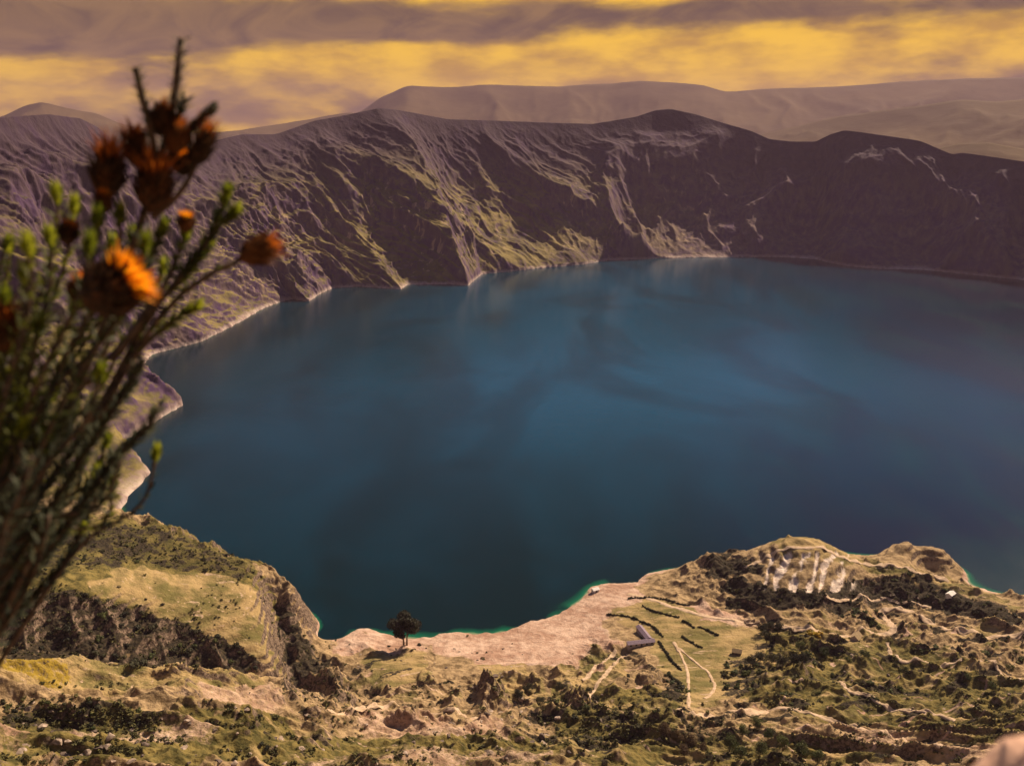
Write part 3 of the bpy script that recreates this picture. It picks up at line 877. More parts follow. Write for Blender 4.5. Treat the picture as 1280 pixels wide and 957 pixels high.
M_dark = leaf_mat('dark_bush_leaves', (0.022, 0.024, 0.012), (0.060, 0.056, 0.024))
M_green = leaf_mat('green_bush_leaves', (0.040, 0.052, 0.014), (0.100, 0.110, 0.030))
M_brown = leaf_mat('brown_bush_leaves', (0.085, 0.052, 0.026), (0.15, 0.095, 0.045))
M_gorse = leaf_mat('yellow_bush_leaves', (0.12, 0.11, 0.02), (0.46, 0.28, 0.01))
M_tree = leaf_mat('dark_tree_leaves', (0.016, 0.018, 0.009), (0.038, 0.036, 0.016))
M_bark = simple_mat('tree_bark', (0.10, 0.07, 0.045), (0.24, 0.17, 0.11), 1.5)
M_stone = simple_mat('pale_stone', (0.20, 0.145, 0.105), (0.46, 0.35, 0.27), 0.9, 0.95, 0.8, 0.2)
M_stoned = simple_mat('dark_stone', (0.07, 0.05, 0.04), (0.19, 0.14, 0.11), 0.9, 0.95, 0.8, 0.2)

# ================================================================== paths
M_path, g = new_mat('path_earth')
P, pz, nz = geo(g)
nm = g.noise(P, 0.5, 5, 0.6)
finish(g, g.mix(g.step(nm, 0.3, 0.7), (0.40, 0.28, 0.17), (0.58, 0.42, 0.29)), 0.95, bump=nm, bstr=0.5, bdist=0.2, spec=0.1)


def polyline(pts, step_=1.2):
    pts = np.asarray(pts)
    for _ in range(2):                                # corner cutting keeps the bends round
        q = [pts[0]]
        for a_, b_ in zip(pts[:-1], pts[1:]):
            q += [a_ * .75 + b_ * .25, a_ * .25 + b_ * .75]
        pts = np.array(q + [pts[-1]])
    l_ = np.concatenate([[0], np.cumsum(np.hypot(*np.diff(pts[:, :2], axis=0).T))])
    s_ = np.arange(0, l_[-1], step_)
    return np.stack([np.interp(s_, l_, pts[:, k]) for k in range(2)], -1)


def path(pix, width, label, seed=0):
    h_ = hit([p[0] for p in pix], [p[1] for p in pix]); h_ = h_[~np.isnan(h_[:, 0])]
    c_ = polyline(h_[:, :2])
    d_ = np.gradient(c_, axis=0); d_ /= np.linalg.norm(d_, axis=1, keepdims=True) + 1e-9
    nrm_ = np.stack([-d_[:, 1], d_[:, 0]], -1)
    s_ = np.arange(len(c_)) * 1.2
    wv_ = 1.25 * width * (1 + 1.0 * fbm(s_ / 9, s_ * 0 + seed, 3, 400 + seed))
    k_ = np.linspace(-0.5, 0.5, 7)
    Pw = c_[None] + nrm_[None] * (k_[:, None] * wv_[None])[..., None]
    z_ = GZI(Pw[..., 0], Pw[..., 1])
    zc = np.maximum(z_, np.median(z_, 0, keepdims=True) - 0.1) + 0.45
    zc[0] -= 0.7; zc[-1] -= 0.7
    o_ = mesh_from('path', np.concatenate([Pw, zc[..., None]], -1).reshape(-1, 3), grid_faces(7, len(c_)), M_path, True)
    return tag(o_, label, 'path', kind='structure')


path([(960, 782), (1007, 787), (1071, 791), (1107, 794), (1120, 786), (1110, 775), (1100, 766), (1107, 760), (1129, 762), (1154, 769), (1179, 784), (1208, 793), (1244, 794), (1278, 789)], 4.2, 'pale dirt road with one tight hairpin bend below the headland', 1)
path([(785, 742), (820, 750), (852, 762), (892, 773), (949, 781)], 4.0, 'pale dirt track running from the shore spit along the top of the fields', 2)
path([(1109, 803), (1112, 813), (1120, 822), (1136, 829), (1179, 829), (1204, 825)], 2.6, 'short pale footpath curling below the hairpin road', 3)
path([(931, 710), (955, 697), (975, 687), (1005, 686), (1032, 685), (1050, 696), (1093, 705), (1143, 714), (1187, 727)], 3.6, 'pale ridge path running down over the headland crest above the gullies', 4)
path([(1043, 852), (1055, 856), (1061, 864), (1086, 868), (1104, 881), (1143, 888), (1194, 901)], 2.4, 'thin winding footpath across the green plots on the right', 5)
path([(1226, 825), (1250, 838), (1278, 852)], 2.2, 'straight thin footpath near the right edge', 6)
path([(964, 888), (1035, 897), (1079, 909), (1125, 924), (1179, 936)], 3.2, 'broad pinkish track crossing the slope at lower right', 7)
path([(849, 888), (870, 892), (892, 895), (928, 891), (960, 889)], 4.0, 'pale track along the foot of the fields below the white trail', 8)
path([(842, 802), (851, 818), (859, 834), (861, 858), (861, 886)], 1.8, 'straight white trail down the middle of the tan field', 9)
path([(845, 809), (865, 823), (885, 838), (895, 855), (890, 866), (880, 873)], 1.8, 'curved white trail bending through the tan field', 10)
path([(731, 866), (745, 855), (760, 840), (770, 826), (785, 818)], 2.4, 'pale dirt track climbing beside the dark crag below the long building', 11)

path([(411, 889), (440, 884), (483, 881), (530, 886), (572, 889), (616, 893)], 2.8, 'tan track along the bank in front of the cliff foot of the left hill', 12)
path([(770, 812), (752, 828), (738, 842), (728, 850)], 2.0, 'short pale footpath from the long house down to the crags', 13)
path([(1030, 745), (1060, 750), (1095, 748), (1130, 752), (1165, 760)], 2.2, 'faint footpath across the dark foot of the headland', 14)
# ================================================================== leafy meshes
def ico_pts(sub):
    bm_ = bmesh.new(); bmesh.ops.create_icosphere(bm_, subdivisions=sub, radius=1.0)
    v_ = np.array([v.co[:] for v in bm_.verts]); f_ = np.array([[q.index for q in p.verts] for p in bm_.faces]); bm_.free()
    return v_, f_


def leaf_cloud(r_, centres, radii, n_leaf, size, flat=0.8):
    """many small bent leaf-clump faces spread through lumpy volumes"""
    vs, fs = [], []
    tot = sum(q ** 2 for q in radii)
    for (cx, cy, cz_), q in zip(centres, radii):
        for _ in range(max(3, int(n_leaf * q * q / tot))):
            d_ = Vector((r_.gauss(0, 1), r_.gauss(0, 1), r_.gauss(0, 1))).normalized()
            rr = q * (0.45 + 0.6 * r_.random() ** 0.6)
            p = Vector((cx + d_.x * rr, cy + d_.y * rr, cz_ + d_.z * rr * flat))
            t_ = Vector((r_.gauss(0, 1), r_.gauss(0, 1), r_.gauss(0, 0.6))).normalized()
            n_ = (d_ + 0.7 * Vector((r_.gauss(0, 1), r_.gauss(0, 1), r_.gauss(0, 1)))).normalized()
            b_ = n_.cross(t_)
            if b_.length < 0.05: continue
            b_.normalize(); t_ = b_.cross(n_)
            s_ = size * r_.uniform(0.55, 1.3)
            k_ = len(vs)
            vs += [p - t_ * s_, p - b_ * s_ * 0.55 + n_ * s_ * 0.2, p + t_ * s_, p + b_ * s_ * 0.55 + n_ * s_ * 0.2]
            fs.append((k_, k_ + 1, k_ + 2, k_ + 3))
    return vs, fs


def bush_mesh(seed, mat, n=150):
    r_ = random.Random(seed)
    k_ = r_.randint(4, 6)
    cs = [(0, 0, 0.34)] + [(r_.uniform(-.45, .45), r_.uniform(-.45, .45), r_.uniform(.15, .55)) for _ in range(k_)]
    rs = [0.45] + [r_.uniform(0.2, 0.36) for _ in range(k_)]
    vs, fs = leaf_cloud(r_, cs, rs, n, 0.14)
    # dense lumpy heart so the bush is not see-through
    iv, if_ = ico_pts(1)
    mb_ = MB(); mb_.add(vs, fs)
    for (cx, cy, c3), q in zip(cs, rs):
        sc_ = [0.62 + 0.3 * r_.random() for _ in iv]
        mb_.add([(cx + a[0] * q * s_, cy + a[1] * q * s_, max(c3 + a[2] * q * 0.8 * s_, -0.15)) for a, s_ in zip(iv, sc_)], if_.tolist())
    me = bpy.data.meshes.new('bush'); me.from_pydata([tuple(v) for v in mb_.v], [], mb_.f); me.materials.append(mat); me.update()
    return me


BUSH = {k: [bush_mesh(s_ + 10 * i, m_) for s_ in range(4)] for i, (k, m_) in enumerate((('dark', M_dark), ('green', M_green), ('brown', M_brown), ('gorse', M_gorse)))}


def rock_mesh(seed, mat):
    r_ = random.Random(seed)
    v_, f_ = ico_pts(3)
    o_ = np.array([r_.uniform(-50, 50) for _ in range(3)])
    # planes chop the ball into a rock
    out_ = v_.copy()
    for _ in range(9):
        n_ = np.array([r_.gauss(0, 1), r_.gauss(0, 1), r_.gauss(0, 0.8)]); n_ /= np.linalg.norm(n_)
        h_ = r_.uniform(0.45, 0.8)
        d_ = out_ @ n_
        out_ = out_ - np.where(d_ > h_, d_ - h_, 0)[:, None] * n_[None]
    out_ += (0.10 * fbm(v_[:, 0] * 2 + o_[0], v_[:, 1] * 2 + v_[:, 2] * 1.7 + o_[1], 3, seed))[:, None] * v_
    out_[:, 2] *= 0.7
    me = bpy.data.meshes.new('boulder'); me.from_pydata(out_.tolist(), [], f_.tolist()); me.materials.append(mat); me.update()
    return me


ROCKS = [rock_mesh(900 + i, M_stone if i % 3 else M_stoned) for i in range(7)]


def cover(grid, x, y):
    ri = np.clip(np.interp(y, rows, np.arange(len(rows))), 0, len(rows) - 1).astype(int)
    ci = np.clip((np.asarray(x) / (np.abs(y) + 40.0) - tx[0]) / (tx[1] - tx[0]), 0, NCX - 1).astype(int)
    return grid[ri, ci]


def scatter(n, polys, seed, pad=0, tries=40):
    """up to n ground points inside regions of the photograph"""
    r_ = random.Random(seed)
    xs, ys = [], []
    for p in polys:
        ax = [q[0] for q in p]; ay = [q[1] for q in p]
        area = abs(sum(p[i][0] * p[(i + 1) % len(p)][1] - p[(i + 1) % len(p)][0] * p[i][1] for i in range(len(p)))) / 2
        want = max(1, int(n * area / sum(abs(sum(o_[i][0] * o_[(i + 1) % len(o_)][1] - o_[(i + 1) % len(o_)][0] * o_[i][1] for i in range(len(o_)))) / 2 for o_ in polys)))
        got = 0
        while got < want:
            x_, y_ = r_.uniform(max(min(ax), -20), min(max(ax), 1300)), r_.uniform(min(ay), min(max(ay), 965))
            if in_poly(np.array([x_]), np.array([y_]), p)[0]:
                xs.append(x_); ys.append(y_); got += 1
    h_ = hit(xs, ys)
    h_ = h_[~np.isnan(h_[:, 0])]
    return h_[h_[:, 2] > 1.2]


def place(mesh, name, p, s, rz, label, cat, group, sz=None, sink=0.1):
    o_ = bpy.data.objects.new(name, mesh)
    COL.objects.link(o_)
    o_.location = (p[0], p[1], p[2] - sink * s); o_.rotation_euler = (rng.uniform(-.15, .15), rng.uniform(-.15, .15), rz)
    o_.scale = (s * rng.uniform(0.85, 1.25), s * rng.uniform(0.85, 1.2), sz or s * rng.uniform(0.7, 1.15))
    return tag(o_, label, cat, group)


SETS = [
    (46, [SCRUB[0]], 'dark', 3.0, 6.0, 'low dark bush in the shaded scrub gully under the terraces of the left hill', 'bushes in the shaded gully of the left hill'),
    (34, [SCRUB[1]], 'dark', 1.6, 3.8, 'small dark bush dotted over the upper slope of the left hill', 'bushes on the upper left hill'),
    (14, [FIELD[1], [(200, 745), (340, 815), (345, 832), (300, 818), (220, 775)]], 'dark', 1.4, 3.0, 'small dark bush on the grassy terraces of the left hill', 'bushes on the terraces of the left hill'),
    (52, [SCRUB[3], SCRUB[2]], 'dark', 2.2, 4.6, 'dark bush on the shaded foot of the headland below the pale gullies', 'bushes at the foot of the headland'),
    (24, [SCRUB[4], SCRUB[5]], 'green', 2.2, 4.5, 'dark green bush inside the bend of the hairpin road', 'bushes by the hairpin road'),
    (50, [SCRUB[6], SCRUB[8], SCRUB[15], SCRUB[12]], 'green', 1.8, 4.8, 'green bush among the small plots on the lower right slope', 'bushes among the plots on the right'),
    (38, [[(0, 870), (420, 880), (440, 957), (0, 957)]], 'dark', 1.6, 3.4, 'low dark bush on the rocky foreground slope at lower left', 'bushes on the lower left foreground'),
    (30, [SCRUB[10], SCRUB[14], [(520, 830), (560, 840), (555, 870), (510, 870)]], 'dark', 2.0, 4.5, 'dark bush around the jagged crags in the middle foreground', 'bushes around the crags'),
]
for n_, polys, kd, s0, s1, lab, grp in SETS:
    sp_ = scatter(n_ * 4, polys, len(lab))
    cv_ = cover(scr, sp_[:, 0], sp_[:, 1]); sp_ = sp_[np.argsort(-(cv_ > .3).astype(float) + 1e-5 * np.arange(len(sp_)), kind='stable')][:n_]
    for p in sp_:
        place(rng.choice(BUSH[kd if rng.random() < .8 else ('green' if kd == 'dark' else 'dark')]), 'bush', p, rng.uniform(s0, s1) * 0.9, rng.uniform(0, 6.28), lab, 'bush', grp)
p = hit([1012, 1022], [793, 794])
for q in p:
    place(rng.choice(BUSH['gorse']), 'bush', q, 5.0, rng.uniform(0, 6.28), 'yellow flowering bush beside the dirt road before its hairpin', 'bush', 'yellow bushes by the road')

# scrub nobody could count: thousands of small clumps in one object
VSC, FSC = [], []
r_ = random.Random(99)
pts = np.concatenate([scatter(2200, SCRUB, 5), scatter(2200, GREEN, 6), scatter(1500, [[(0, 850), (640, 860), (900, 900), (1280, 890), (1280, 957), (0, 957)]], 8), scatter(220, [[(400, 795), (720, 790), (850, 850), (1280, 790), (1280, 880), (400, 890)]], 9)])
keep_ = np.maximum(cover(scr, pts[:, 0], pts[:, 1]) > 0.30, fbm(pts[:, 0] / 38, pts[:, 1] / 22, 3, 222) > 0.10)
pts = pts[keep_]
clump = []
for k in range(5):
    cs = [(r_.uniform(-.3, .3), r_.uniform(-.3, .3), r_.uniform(.1, .4)) for _ in range(4)]
    v_, f_ = leaf_cloud(r_, cs, [.35] * 4, 26, 0.30)
    clump.append((np.array([q[:] for q in v_]), np.array(f_)))
nb_ = 0
for p in pts:
    v_, f_ = clump[r_.randrange(5)]
    s_ = r_.uniform(0.6, 2.2) * (1.0 if r_.random() < .85 else 1.6); a_ = r_.uniform(0, 6.28)
    ca, sa = math.cos(a_), math.sin(a_)
    VSC.append(np.stack([(v_[:, 0] * ca - v_[:, 1] * sa) * s_ + p[0], (v_[:, 0] * sa + v_[:, 1] * ca) * s_ + p[1], v_[:, 2] * s_ * 0.9 + p[2] - .1], -1))
    FSC.append(f_ + nb_); nb_ += len(v_)
M_scrub, g = new_mat('scrub_leaves')
P, pz, nz = geo(g)
nn_ = g.noise(P, 0.25, 4, 0.7)
finish(g, g.mix(g.step(nn_, 0.32, 0.66), (0.035, 0.034, 0.014), (0.13, 0.115, 0.035)), 0.8, spec=0.2)
o = mesh_from('scrub', np.concatenate(VSC), np.concatenate(FSC), M_scrub, False)
tag(o, 'low scrub and grass tussocks scattered all over the near slopes', 'scrub', kind='stuff')

# boulders
RSETS = [(60, [[(0, 875), (430, 885), (430, 957), (0, 957)]], 0.9, 2.6, 'pale weathered boulder on the rocky foreground slope at lower left', 'boulders on the lower left foreground'),
         (44, [[(440, 890), (780, 905), (780, 957), (440, 957)]], 0.9, 2.6, 'pale boulder on the foreground slope below the crags', 'boulders below the crags'),
         (26, [BB for BB in ([(590, 835), (640, 835), (670, 905), (590, 905)], [(700, 850), (760, 870), (760, 900), (690, 900)])], 1.2, 3.2, 'jagged pale rock on the flank of the crags in the middle foreground', 'rocks on the crags'),
         (20, [[(400, 800), (540, 800), (700, 800), (700, 840), (400, 835)]], 0.8, 2.0, 'small pale boulder on the bare shore flats beside the big tree', 'boulders on the shore flats'),
         (20, [[(920, 735), (1070, 735), (1180, 745), (1240, 775), (1100, 752)]], 0.9, 2.2, 'pale rock at the foot of the gullied headland', 'rocks at the headland foot'),
         (26, [[(1000, 800), (1280, 830), (1280, 930), (1040, 900)]], 0.7, 2.0, 'pale rock lying among the green plots on the right', 'rocks among the plots')]
for n_, polys, s0, s1, lab, grp in RSETS:
    for p in scatter(n_, polys, len(lab) + 3):
        place(rng.choice(ROCKS), 'boulder', p, rng.uniform(s0, s1) * rng.choice((0.7, 1, 1)), rng.uniform(0, 6.28), lab, 'boulder', grp, sink=0.2)

# ================================================================== trees
def tree_parts(h_, cr, seed, leaf, n_leaf, two=False, ch=0.62, base_clear=0.35):
    """meshes of a trunk with limbs and of a crown; base at the origin"""
    r_ = random.Random(seed)
    tr = MB()
    stems = [(-0.9, 0.0), (1.7, 0.3)] if two else [(0, 0)]
    cs, rs = [], []
    for sx, sy in stems:
        top = Vector((sx * 1.2 + r_.uniform(-.5, .5), sy + r_.uniform(-.5, .5), h_ * 0.66))
        pts_ = [Vector((sx * .9, sy, -0.5)), Vector((sx, sy, h_ * .2)), Vector((sx * 1.25, sy + .2, h_ * .4)), top]
        tr.tube(pts_, [h_ * .030, h_ * .023, h_ * .018, h_ * .008], 8)
        for k in range(6):
            a_ = k * 1.05 + r_.uniform(-.4, .4); z_ = h_ * r_.uniform(.34, .6)
            b0 = Vector((sx * 1.15, sy + .1, z_)); e_ = Vector((sx + math.cos(a_) * cr * .75, sy + math.sin(a_) * cr * .75, z_ + h_ * r_.uniform(.05, .2)))
            tr.tube([b0, (b0 + e_) / 2 + Vector((0, 0, h_ * .02)), e_], [h_ * .010, h_ * .007, h_ * .003], 5)
    zc = h_ * (1 - ch / 2)
    for k in range(24):
        a_ = r_.uniform(0, 6.28); q = cr * (r_.random() ** 0.6) * 0.72
        zz = r_.uniform(-0.36, 0.34) * h_ * ch
        q *= math.sqrt(max(0.15, 1 - (zz / (h_ * ch * .5)) ** 2))
        cs.append((math.cos(a_) * q, math.sin(a_) * q, zc + zz)); rs.append(cr * r_.uniform(.22, .42))
    v_, f_ = leaf_cloud(r_, cs, rs, n_leaf, cr * 0.075)
    return tr, v_, f_


def tree(name, p, h_, cr, seed, leaf, label, group=None, n_leaf=1300, **kw):
    root = empty(name, (p[0], p[1], p[2]), rng.uniform(0, 6.28) if not kw.get('two') else 0.0)
    tr, v_, f_ = tree_parts(h_, cr, seed, leaf, n_leaf, **kw)
    tr.build('trunk', M_bark, root, True)
    c_ = MB(); c_.add(v_, f_); c_.build('crown', leaf, root)
    return tag(root, label, 'tree', group)


p = hit([506], [806])[0]
tree('tree', p, 27.0, 12.5, 3, M_tree, 'big dark round-crowned tree with two bare trunks on the edge of the lake', n_leaf=6500, two=True, ch=0.68)


for q_, s_ in zip(hit([486, 495, 515, 524, 533], [808, 811, 812, 806, 810]), (2.2, 1.5, 1.7, 2.6, 1.3)):
    place(rng.choice(BUSH['dark']), 'bush', q_, s_, rng.uniform(0, 6.28), 'low dark bush at the foot of the big tree', 'bush', 'bushes around the big tree')


def copy_tree(root, p, s_, rz):
    c_ = root.copy(); COL.objects.link(c_)
    c_.location = p; c_.scale = (s_, s_, s_ * rng.uniform(.85, 1.1)); c_.rotation_euler = (0, 0, rz)
    for ch_ in [q for q in root.children]:
        d_ = ch_.copy(); COL.objects.link(d_); d_.parent = c_
    return c_


TG = [('dark', M_dark, [(952, 792), (962, 787), (972, 792), (958, 803)], 'round dark tree in the clump between the tan field and the yellow bush', 'trees above the field edge', 9.5, 5.2),
      ('dark', M_dark, [(938, 832), (950, 826), (964, 830), (978, 833), (992, 832), (1003, 829)], 'dark tree in the row at the lower right corner of the tan field', 'trees below the field corner', 9.0, 5.0),
      ('green', M_green, [(912, 938), (928, 920), (945, 912), (960, 925), (978, 938), (1000, 946), (950, 945), (925, 950), (1022, 952)], 'dark green tree in the thicket at the bottom edge right of centre', 'trees in the bottom thicket', 9.0, 4.8),
      ('brown', M_brown, [(830, 918), (846, 926), (862, 932), (878, 938), (855, 945)], 'reddish brown bare-looking tree left of the bottom thicket', 'brown trees at the bottom', 7.5, 4.3),
      ('dark', M_dark, [(648, 874), (660, 868), (676, 882), (744, 880), (735, 868), (700, 862)], 'small dark tree clinging to the crags in the middle foreground', 'trees at the crags', 7.0, 3.8),
      ('green', M_green, [(1000, 812), (1030, 820), (1060, 830), (1080, 822), (1210, 850), (1240, 862), (1262, 840), (1130, 842)], 'green tree among the small plots on the right slope', 'trees among the plots', 7.0, 4.0)]
for i, (kd, m_, pl, lab, grp, h_, cr) in enumerate(TG):
    hp = hit([q[0] for q in pl], [q[1] for q in pl])
    first = None
    for q in hp:
        if np.isnan(q[0]): continue
        if first is None:
            first = tree('tree', q, h_, cr, 60 + i, m_, lab, grp, n_leaf=1500, ch=0.8)
        else:
            copy_tree(first, tuple(q), rng.uniform(.7, 1.15), rng.uniform(0, 6.28))

# ================================================================== hedge banks between the fields
HEDGES = [([(759, 768), (788, 771), (810, 780), (829, 796)], 'dark hedge curving along the top of the field behind the long mauve building'),
          ([(824, 802), (830, 813), (838, 825), (852, 838)], 'dark hedge running down the left side of the tan field'),
          ([(838, 845), (850, 854), (853, 864)], 'short dark hedge at the lower end of the tan field'),
          ([(804, 758), (822, 766), (848, 772)], 'short dark hedge in the upper field near the dirt track'),
          ([(786, 748), (824, 747), (845, 754), (862, 757)], 'long dark hedge beside the shore track under the rock ledge'),
          ([(852, 776), (862, 780), (868, 785)], 'tiny dark hedge in the middle of the upper field'),
          ([(873, 784), (885, 788), (897, 794)], 'short thick dark hedge below the pale ruin'),
          ([(853, 796), (866, 805), (879, 810)], 'thin dark hedge across the middle of the tan field')]
for pix, lab in HEDGES:
    h_ = hit([q[0] for q in pix], [q[1] for q in pix])
    c_ = polyline(h_[:, :2], 0.8)
    r_ = random.Random(len(lab) * 7)
    cs, rs = [], []
    zz = GZI(c_[:, 0], c_[:, 1])
    for (x_, y_), z_ in zip(c_, zz):
        q = r_.uniform(0.5, 1.25) * (0.45 if r_.random() < .22 else 1)
        cs.append((x_ + r_.uniform(-.4, .4), y_ + r_.uniform(-.4, .4), z_ + q * .6)); rs.append(q)
    v_, f_ = leaf_cloud(r_, cs, rs, 34 * len(cs), 0.42, 0.9)
    mb_ = MB(); mb_.add(v_, f_)
    iv, if_ = ico_pts(1)
    for c3, q in zip(cs, rs):
        mb_.add([(c3[0] + a[0] * q * .8, c3[1] + a[1] * q * .8, c3[2] + a[2] * q * .75) for a in iv], if_.tolist())
    tag(mb_.build('hedge', M_dark), lab, 'hedge')

# ================================================================== buildings
M_wallp = simple_mat('plaster', (0.34, 0.27, 0.25), (0.46, 0.37, 0.34), 0.8, 0.9, 0.3)
M_roofm = simple_mat('mauve_roof', (0.17, 0.12, 0.155), (0.25, 0.18, 0.225), 1.2, 0.7, 0.3)
M_roofw = simple_mat('white_roof', (0.62, 0.55, 0.50), (0.78, 0.72, 0.66), 1.2, 0.7, 0.2)
M_thatch = simple_mat('straw_thatch', (0.22, 0.15, 0.08), (0.40, 0.29, 0.16), 2.2, 0.95, 0.8, 0.1)
M_door = simple_mat('dark_wood', (0.03, 0.022, 0.016), (0.07, 0.05, 0.035), 2.0, 0.7)
M_glass = simple_mat('window_glass', (0.02, 0.022, 0.026), (0.035, 0.04, 0.045), 0.5, 0.15, 0.0, spec=0.5)


def wing(root, L, D, H, rh, M_, wallm, roofm, n_win, door=True):
    """gabled wing: walls, roof with eaves, window and door pieces; M_ places it inside its house"""
    mb_ = MB()
    vs = [M_ @ Vector(v) for v in ((-L/2, -D/2, -1.5), (L/2, -D/2, -1.5), (L/2, D/2, -1.5), (-L/2, D/2, -1.5), (-L/2, -D/2, H), (L/2, -D/2, H), (L/2, D/2, H), (-L/2, D/2, H), (-L/2, 0, H + rh - .06), (L/2, 0, H + rh - .06))]
    mb_.add(vs, [(0, 1, 5, 4), (2, 3, 7, 6), (1, 2, 6, 9, 5), (3, 0, 4, 8, 7), (4, 5, 9, 8), (6, 7, 8, 9)])
    mb_.build('wall', wallm, root)
    rf = MB(); e_ = 0.5; sl = rh / (D / 2)
    for s_ in (-1, 1):
        y1 = s_ * (D / 2 + e_); z1 = H - e_ * sl
        a_ = [(-L/2 - e_, 0, H + rh + .02), (L/2 + e_, 0, H + rh + .02), (L/2 + e_, y1, z1 + .02), (-L/2 - e_, y1, z1 + .02)]
        b_ = [(x_, y_, z_ + .16) for x_, y_, z_ in a_]
        rf.add([M_ @ Vector(v) for v in a_ + b_], [(0, 1, 2, 3), (4, 5, 6, 7), (0, 1, 5, 4), (1, 2, 6, 5), (2, 3, 7, 6), (3, 0, 4, 7)])
    rf.build('roof', roofm, root)
    for s_ in (-1, 1):
        for k in range(n_win):
            x_ = -L/2 + L * (k + 0.5) / n_win
            y_ = s_ * (D / 2)
            is_door = door and s_ == -1 and k == n_win // 2
            w_, z0, z1 = (0.55, -0.1, 2.0) if is_door else (0.6, 0.9, 1.9)
            fr = MB(); fr.box((x_ - w_ - .1, min(y_, y_ + s_ * .06), z0 - .08), (x_ + w_ + .1, max(y_, y_ + s_ * .06), z1 + .1), M_)
            f_o = fr.build('door' if is_door else 'window', M_door, root)
            pn = MB(); pn.box((x_ - w_, min(y_ + s_ * .061, y_ + s_ * .09), z0), (x_ + w_, max(y_ + s_ * .061, y_ + s_ * .09), z1), M_)
            pn.build('panel' if is_door else 'pane', M_glass if not is_door else M_door, f_o)


hA, hB, hC = hit([784, 817, 804], [809, 803, 789])
dx = hB[:2] - hA[:2]; L1 = float(np.hypot(*dx)); a1 = math.atan2(dx[1], dx[0])
zb = float(max(hA[2], hB[2], hC[2]))
root = empty('house', (*((hA[:2] + hB[:2]) / 2), zb - .3), a1)
wing(root, L1, 4.4, 2.6, 1.2, Matrix.Identity(4), M_wallp, M_roofm, 5)
d2 = hC[:2] - hB[:2]; L2 = float(np.hypot(*d2)) ; a2 = math.atan2(d2[1], d2[0]) - a1
e1 = Matrix.Rotation(a2, 4, 'Z') @ Vector((L2 / 2 + 2.8, 0, 0))
wing(root, L2, 4.2, 2.5, 1.1, Matrix.Translation(Vector((L1 / 2 - 2.4, 0, 0)) + e1) @ Matrix.Rotation(a2, 4, 'Z'), M_wallp, M_roofm, 4, False)
tag(root, 'long L-shaped house with mauve roof in the tan field by the lake', 'house')


def hut(px, py, L, D, H, rh, rz, wallm, roofm, label):
    q = hit([px], [py])[0]
    root = empty('hut', (q[0], q[1], q[2] + 0.2), rz)
    wing(root, L, D, H, rh, Matrix.Identity(4), wallm, roofm, 1)
    return tag(root, label, 'hut')


hut(744, 739, 5.5, 4.0, 2.2, 1.0, 0.5, M_roofw, M_roofw, 'small white hut on the tip of the pale spit at the lake')
hut(1070, 799, 8.0, 6.0, 2.2, 2.6, 0.9, M_wallp, M_thatch, 'small tan thatched hut just below the dirt road')
hut(921, 817, 6.0, 4.5, 2.3, 1.5, -0.3, M_stoned, M_thatch, 'lone dark hut at the right end of the tan field')
hut(1188, 745, 7.0, 4.5, 2.4, 1.2, 0.7, M_roofw, M_roofw, 'small pale hut on the shaded slope under the ridge path')


def ruin(px, py, L, rz, label):
    q = hit([px], [py])[0]
    r_ = random.Random(int(px)); root = empty('ruin', (q[0], q[1], q[2]), rz)
    for sgn, (x0, y0, x1, y1) in enumerate(((-L/2, -2, L/2, -1.5), (-L/2, 2, L/2 - 2, 2.5), (-L/2, -1.49, -L/2 + .5, 1.99), (L/2 - .5, -1.49, L/2, 1.2))):
        mb_ = MB(); n_ = 6
        along_x = (x1 - x0) > (y1 - y0)
        for k in range(n_):
            h_ = r_.uniform(1.0, 2.8)
            if along_x: mb_.box((x0 + (x1 - x0) * k / n_, y0, -1), (x0 + (x1 - x0) * (k + 1) / n_ - .02, y1, h_))
            else: mb_.box((x0, y0 + (y1 - y0) * k / n_, -1), (x1, y0 + (y1 - y0) * (k + 1) / n_ - .02, h_))
        mb_.build('wall', M_stone, root)
    return tag(root, label, 'ruin')


ruin(940, 779, 11, 0.15, 'roofless pale stone ruin at the end of the shore track')
# ================================================================== the viewpoint: ledge, blurred rock, flowering shrub
r_ = random.Random(21)
M_ledge = simple_mat('ledge_rock', (0.18, 0.12, 0.085), (0.36, 0.25, 0.18), 3.0, 0.95, 0.7, 0.05)
xs = np.linspace(-3.2, 2.6, 60); ys = np.concatenate([np.linspace(-3.5, 1.45, 50), np.linspace(1.5, 2.2, 12)])
lx, ly = np.meshgrid(xs, ys)
edge = 1.35 + 0.18 * fbm(lx * 1.3, lx * 0, 3, 5)
zl = 378.42 + 0.06 * fbm(lx * 2, ly * 2, 4, 6) - np.clip(ly - edge, 0, 9) * 26 - np.clip(-ly - 2.5, 0, 9) * 8 - np.clip(np.abs(lx + .3) - 2.4, 0, 9) * 22
o = mesh_from('ledge', np.stack([lx, ly, zl], -1).reshape(-1, 3), grid_faces(*lx.shape), M_ledge, True)
tag(o, 'rocky ledge of the viewpoint at the top of the slope', 'ledge', kind='structure')

M_near = simple_mat('near_rock', (0.40, 0.235, 0.165), (0.60, 0.37, 0.27), 9.0, 0.95, 0.7, 0.02)
v_, f_ = ico_pts(5)
q = v_.copy()
q *= (1 + 0.10 * fbm(v_[:, 0] * 1.6 + 3, v_[:, 1] * 1.6 + v_[:, 2], 4, 33) + 0.03 * fbm(v_[:, 0] * 6, v_[:, 1] * 6 + v_[:, 2] * 5, 3, 35))[:, None]
q = q * np.array([0.28, 0.10, 0.68]) + np.array([0.300, 0.345, 379.074])
o = mesh_from('boulder', q, f_, M_near, True)
tag(o, 'large pinkish boulder right at the viewer, blurred in the bottom right corner', 'boulder')

